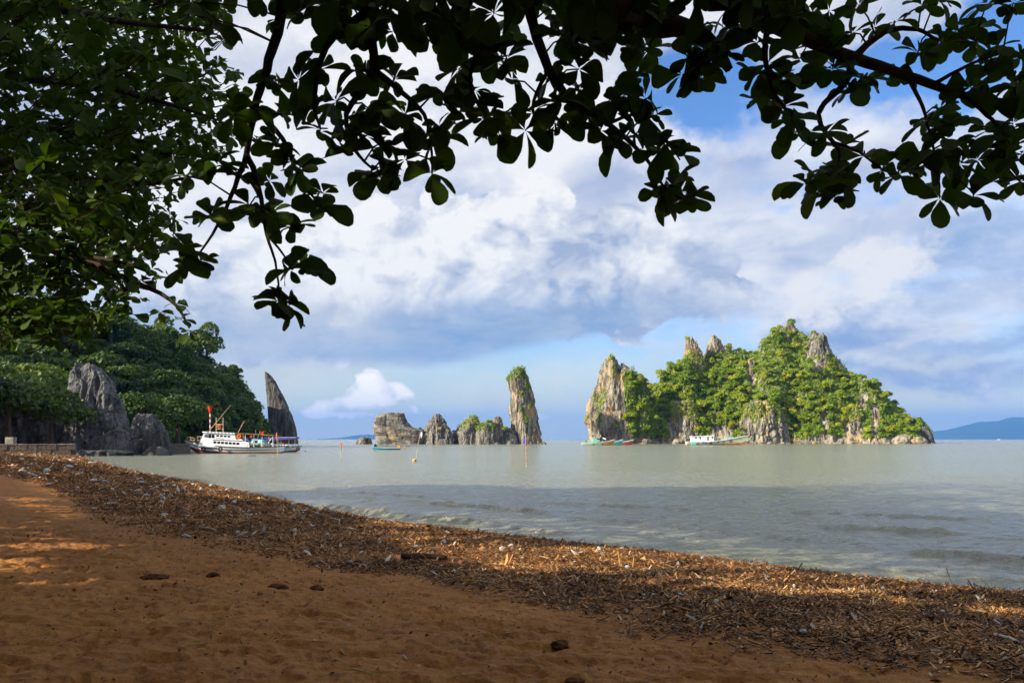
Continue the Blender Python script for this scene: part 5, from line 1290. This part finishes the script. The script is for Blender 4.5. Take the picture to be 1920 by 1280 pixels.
    for px, py in hand: put(px, py, .25, .25)
    for px, py in hand:
        if rs.uniform() < .25: put(px+rs.normal()*26, py-abs(rs.normal())*22, .215, .3)
    nh = len(leaves)
    for px, py in fill: put(px, py, .25, .5)
    twigs.build('twigs', BARK_DARK, T, True)['kind'] = 'stuff'
    vis = leaves[:nh]; rs.shuffle(vis)
    def big_first(l):
        p = l[1]; px, py = 960+p.x/p.y*FPX, HOR-(p.z-CAMZ)/p.y*FPX
        return 0 if (0 < px < 1920 and 10 < py < 620) else 1
    vis.sort(key=big_first)
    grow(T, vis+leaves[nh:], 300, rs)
    shade_crown(T, rs, 15000)  # unseen foliage added to keep sun off the hanging boughs
canopy_tree()

def left_tree():
    rs = np.random.RandomState(202)
    T = empty('almond_tree', (-15.5, 14.5, .8)); tag(T, 'dense dark leafy tree filling the upper left of the view', 'tree')
    limb(T, [(-15.5, 14.5, .3), (-15.2, 14.4, 2.5), (-14.6, 14.2, 5), (-14, 14, 7.5), (-13.5, 14, 10)], [.36, .30, .26, .2, .12], name='trunk', n=12, rs=rs)
    W = lambda l: [at(*p) for p in l]
    segs = []
    for p, r in [([(-14.6, 14.2, 5)]+W([(-120, 420, 14), (120, 478, 13.5), (230, 520, 13), (320, 562, 12.6), (355, 615, 12.4)]), [.16, .11, .07, .05, .03, .012]),
                 (W([(120, 478, 13.5), (220, 490, 13), (300, 520, 12.8)]), [.05, .03, .012]),
                 ([(-14.2, 14.1, 6.6)]+W([(-80, 300, 15.5), (120, 330, 15), (260, 345, 14.4), (370, 330, 13.8)]), [.15, .10, .07, .045, .015]),
                 ([(-13.9, 14, 8)]+W([(-40, 150, 15.5), (160, 160, 15), (300, 190, 14.4), (420, 230, 13.8)]), [.14, .09, .06, .04, .014]),
                 ([(-13.5, 14, 9.5)]+W([(60, 20, 14), (220, 40, 13.5), (400, 60, 13)]), [.11, .08, .05, .02]),
                 ([(-14.2, 14.1, 6)]+W([(0, 250, 16), (200, 260, 15), (330, 270, 14.4)]), [.12, .08, .05, .015])]: segs += limb(T, p, r, rs=rs)
    edge_py = [-150, 0, 100, 160, 230, 300, 350, 400, 450, 500, 540, 580, 610, 640]; edge_px = [470, 440, 425, 470, 455, 415, 360, 335, 330, 300, 270, 250, 235, 180]
    leaves, tw = [], MB()
    n = 0
    while n < 1750:
        py = rs.uniform(-150, 640); lim = np.interp(py, edge_py, edge_px)
        px = rs.uniform(-260, lim)
        edge = (lim-px)/120
        if py > 520 and rs.uniform() > (.85 if px < 210 else .55): continue
        if edge < 1 and rs.uniform() > .35+.65*edge: continue
        if float(pnoise(px*.016, py*.016, 5.1)) > .62 and px > 60: continue
        Y = 10.5+9.5*rs.uniform()**.8; Y = max(Y, 12.6) if py > 420 else Y; p = at(px, py, Y); n += 1
        ax = Vector((rs.normal()*.6+.25, rs.normal()*.6-.25, .8)); d = Vector((-.5, .1, -.25))*rs.uniform(.4, 1)
        tw.tube([p-T.location, p+d*.5-T.location+Vector((0, 0, -.06)), p+d-T.location], [.007, .010, .014], 4, False)
        leaves.append((Y, rosette(rs, p, ax, rs.randint(6, 10), rs.uniform(.20, .30))))
    for px, py, Y in ((262, 560, 12.6), (300, 585, 12.5), (330, 570, 12.4), (355, 622, 12.4), (340, 600, 12.4), (250, 590, 12.7), (318, 520, 12.6), (285, 505, 12.8)):
        leaves.append((1, rosette(rs, at(px, py, Y), (0.2, -.3, .8), 7, .24)))
    tw.build('twigs', BARK_DARK, T, True)['kind'] = 'stuff'
    leaves.sort(key=lambda l: l[0])
    flat_ = [x for _, l in leaves for x in l]
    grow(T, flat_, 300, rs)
    # the far side of the crown
    n = 9000; py = rs.uniform(-260, 610, n); lim = np.interp(py, edge_py, edge_px)-25-60*rs.uniform(size=n); px = -420+(lim+420)*rs.uniform(size=n)**.8
    Y = rs.uniform(17, 25, n); P = np.stack([(px-960)/FPX*Y, Y, CAMZ+(HOR-py)/FPX*Y], 1)
    P = P[fbm(P[:, 0]*.45, P[:, 1]*.3, P[:, 2]*.45, 2) > -.22]; n = len(P)
    nn = rs.normal(size=(n, 3))+np.array((.2, -.3, .6)); nn /= np.linalg.norm(nn, axis=1, keepdims=True)
    V, F = quads(P-np.array(T.location), nn, .17*rs.uniform(.7, 1.2, n), rs); c = np.repeat(rs.beta(2, 3, n), 4)
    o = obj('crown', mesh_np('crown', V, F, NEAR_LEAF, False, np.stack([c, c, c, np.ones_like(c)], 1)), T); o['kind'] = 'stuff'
left_tree()

def shade_trees():
    """unseen trees and shrubs behind the beach, shaped to slit the sunlight on it"""
    rs = np.random.RandomState(303)
    row = np.array([(2, -13), (-8, -3.2), (-20, 9), (-31, 26), (-45, 46), (-64, 72), (-88, 100), (-112, 132)], float)
    seg = np.r_[0, np.cumsum(np.hypot(*np.diff(row, axis=0).T))]
    k = 0
    row2 = np.array([(2, -27), (-7, -17.5), (-15.4, -9.6), (-27, 2), (-38, 17), (-47, 30)], float)
    seg2 = np.r_[0, np.cumsum(np.hypot(*np.diff(row2, axis=0).T))]
    spots = [(np.interp(s, seg2, row2[:, 0])+rs.normal()*.5, np.interp(s, seg2, row2[:, 1])+rs.normal()*.5, 16.3) for s in np.arange(0, seg2[-1], 6.2)]
    spots = [(q[0], q[1], 18.6 if -33 < q[0] < -24 else q[2]) for q in spots if q[0] > -41]  # crowns raised so sun reaches the left tree while the water stays shaded
    spots += [(-96, 112, 2.5), (-103, 117, 2.5), (-110, 122, 2.5), (-118, 128, 2.5), (-104, 127, 3), (-112, 138, 3)]  # unseen trees added to keep sun off the far-left corner
    for s, (x, y, z0) in enumerate(spots):
        T = empty('tall_shade_tree', (x, y, .9)); tag(T, 'unseen tall tree with its crown placed to shape the shade', 'tree', 'unseen tall shade trees behind the beach')
        limb(T, [(x, y, .3), (x+.3, y, 7), (x, y+.2, 14), (x, y, 19)], [.42, .34, .22, .06], name='trunk', n=9, rs=rs)
        n = 5200 if z0 > 5 else 9000; a = rs.uniform(0, 6.28, n); r = 4.9*np.sqrt(rs.uniform(0, 1, n))*(1+.2*np.sin(a*3+s)); h = rs.uniform(0, 1, n); z1 = rs.uniform(18.5, 25)
        p = np.stack([r*np.cos(a), r*np.sin(a), z0+(z1-z0)*(1-.4*(r/4.9)**2.5)*h+.25*rs.normal(size=n)-.9], 1)
        nn = rs.normal(size=(n, 3))+np.array((0, 0, .8)); nn /= np.linalg.norm(nn, axis=1, keepdims=True)
        V, F = quads(p, nn, .30*rs.uniform(.7, 1.2, n), rs); c = np.repeat(rs.beta(2, 3, n), 4)
        o = obj('crown', mesh_np('crown', V, F, NEAR_LEAF, False, np.stack([c, c, c, np.ones_like(c)], 1)), T); o['kind'] = 'stuff'
    for s in np.arange(0, seg[-1], 5.4):
        x, y = np.interp(s, seg, row[:, 0])+rs.normal()*.6, np.interp(s, seg, row[:, 1])+rs.normal()*.6
        T = empty('shade_tree', (x, y, .8)); tag(T, 'unseen tree behind the sand, crown thinned to let sun slits through', 'tree', 'unseen shade trees behind the beach')
        limb(T, [(x, y, .3), (x+.2, y, 3.4), (x, y+.2, 6.8), (x, y, 8.6)], [.26, .2, .15, .06], name='trunk', n=9, rs=rs)
        top = 8.5+rs.uniform(-.2, .7); gap = rs.uniform(-.3, .3); top = 8.0 if k in (4, 5, 9) else top; gap = min(gap, 0) if k in (4, 5, 9) else gap; lo, hi = (6.9, 6.9) if k < 5 else ((6.0, 6.85) if k < 9 else (6.5, 7.5))  # crown and shrub heights set to cut the beach sun into slits
        def slab(name, z0, z1, R, n, leaf, fall=.45):
            a = rs.uniform(0, 6.28, n); r = R*np.sqrt(rs.uniform(0, 1, n))*(1+.25*np.sin(a*3+k)); h = rs.uniform(0, 1, n)
            zt = z0+(z1-z0)*(1-fall*(r/R)**2.5)
            al, dp = r*np.cos(a), r*np.sin(a)*.24           # long beside the beach, thinned across it so sun slits pass
            p = np.stack([al*-.69+dp*.73, al*.73+dp*.69, z0+(zt-z0)*h+.15*rs.normal(size=n)-.8], 1)
            nn = rs.normal(size=(n, 3))+np.array((0, 0, .8)); nn /= np.linalg.norm(nn, axis=1, keepdims=True)
            V, F = quads(p, nn, leaf*rs.uniform(.7, 1.2, n), rs); c = np.repeat(rs.beta(2, 3, n), 4)
            o = obj(name, mesh_np(name, V, F, NEAR_LEAF, False, np.stack([c, c, c, np.ones_like(c)], 1)), T); o['kind'] = 'stuff'
        slab('crown', hi+gap*.5, top, 4.6, 3600, .26, .25)
        S = empty('shade_shrub', (x-.3, y-.3, .8)); tag(S, 'unseen tall shrub added to block the low sun behind the sand', 'shrub', 'added shade shrubs behind the beach'); T0, T = T, S  # unseen shrub added as the lower edge of the sun slit
        limb(S, [(x-.3, y-.3, .3), (x-.2, y-.3, 3), (x-.3, y-.2, 5)], [.09, .07, .03], name='stem', n=7, rs=rs)
        slab('foliage', .9, lo+gap*.4, 4.6, 6500, .27, .10); k += 1
shade_trees()

def far_left_trees():
    rs = np.random.RandomState(404)
    big = [crown_mesh('shore_tree', 90+k, 3200, 4.4, 6.6, .22, HILL_LEAF, 11, flatten=.5) for k in range(3)]
    for i, (px, Y, s, lab) in enumerate([(20, 119, 1.75, 'spreading shore tree with thin trunk behind the beach wall'), (-60, 112, 1.9, 'shore tree at the frame edge behind the beach wall'), (95, 126, 1.5, 'shore tree between the beach wall and the rock slab'), (-20, 132, 2.3, 'tall dark tree behind the shore trees'),
                                         (70, 145, 2.4, 'tall dark tree at the foot of the headland behind the slab'), (150, 150, 1.9, 'bright green tree just behind the top of the rock slab'), (225, 150, 1.6, 'green tree leaning over the right shoulder of the rock slab'), (275, 150, 1.5, 'layered green tree above the dark boulder heap'), (335, 163, 1.6, 'layered green tree above the jetty')]):
        p = at(px, 823, Y); o = obj('shore_tree', big[i % 3], None, (p.x, p.y, .9)); o.scale = (s, s, s*1.05); o.rotation_euler[2] = rs.uniform(0, 6); tag(o, lab, 'tree', 'trees at the end of the beach')
far_left_trees()

# ------------------------------------------------------------------ sea air
def haze():
    m = bpy.data.materials.new('thin_sea_haze'); m.use_nodes = True; nt = m.node_tree; nt.nodes.clear()
    out = nt.nodes.new('ShaderNodeOutputMaterial'); v = nt.nodes.new('ShaderNodeVolumePrincipled'); nt.links.new(v.outputs[0], out.inputs['Volume'])
    v.inputs['Color'].default_value = (.05, .26, .85, 1); v.inputs['Density'].default_value = 6e-5
    MB().box((0, 0, 300), (41000, 41000, 610)).build('haze', m); o = bpy.data.objects['haze']; tag(o, 'thin blue sea haze over the far water', 'haze', kind='stuff'); 
haze()
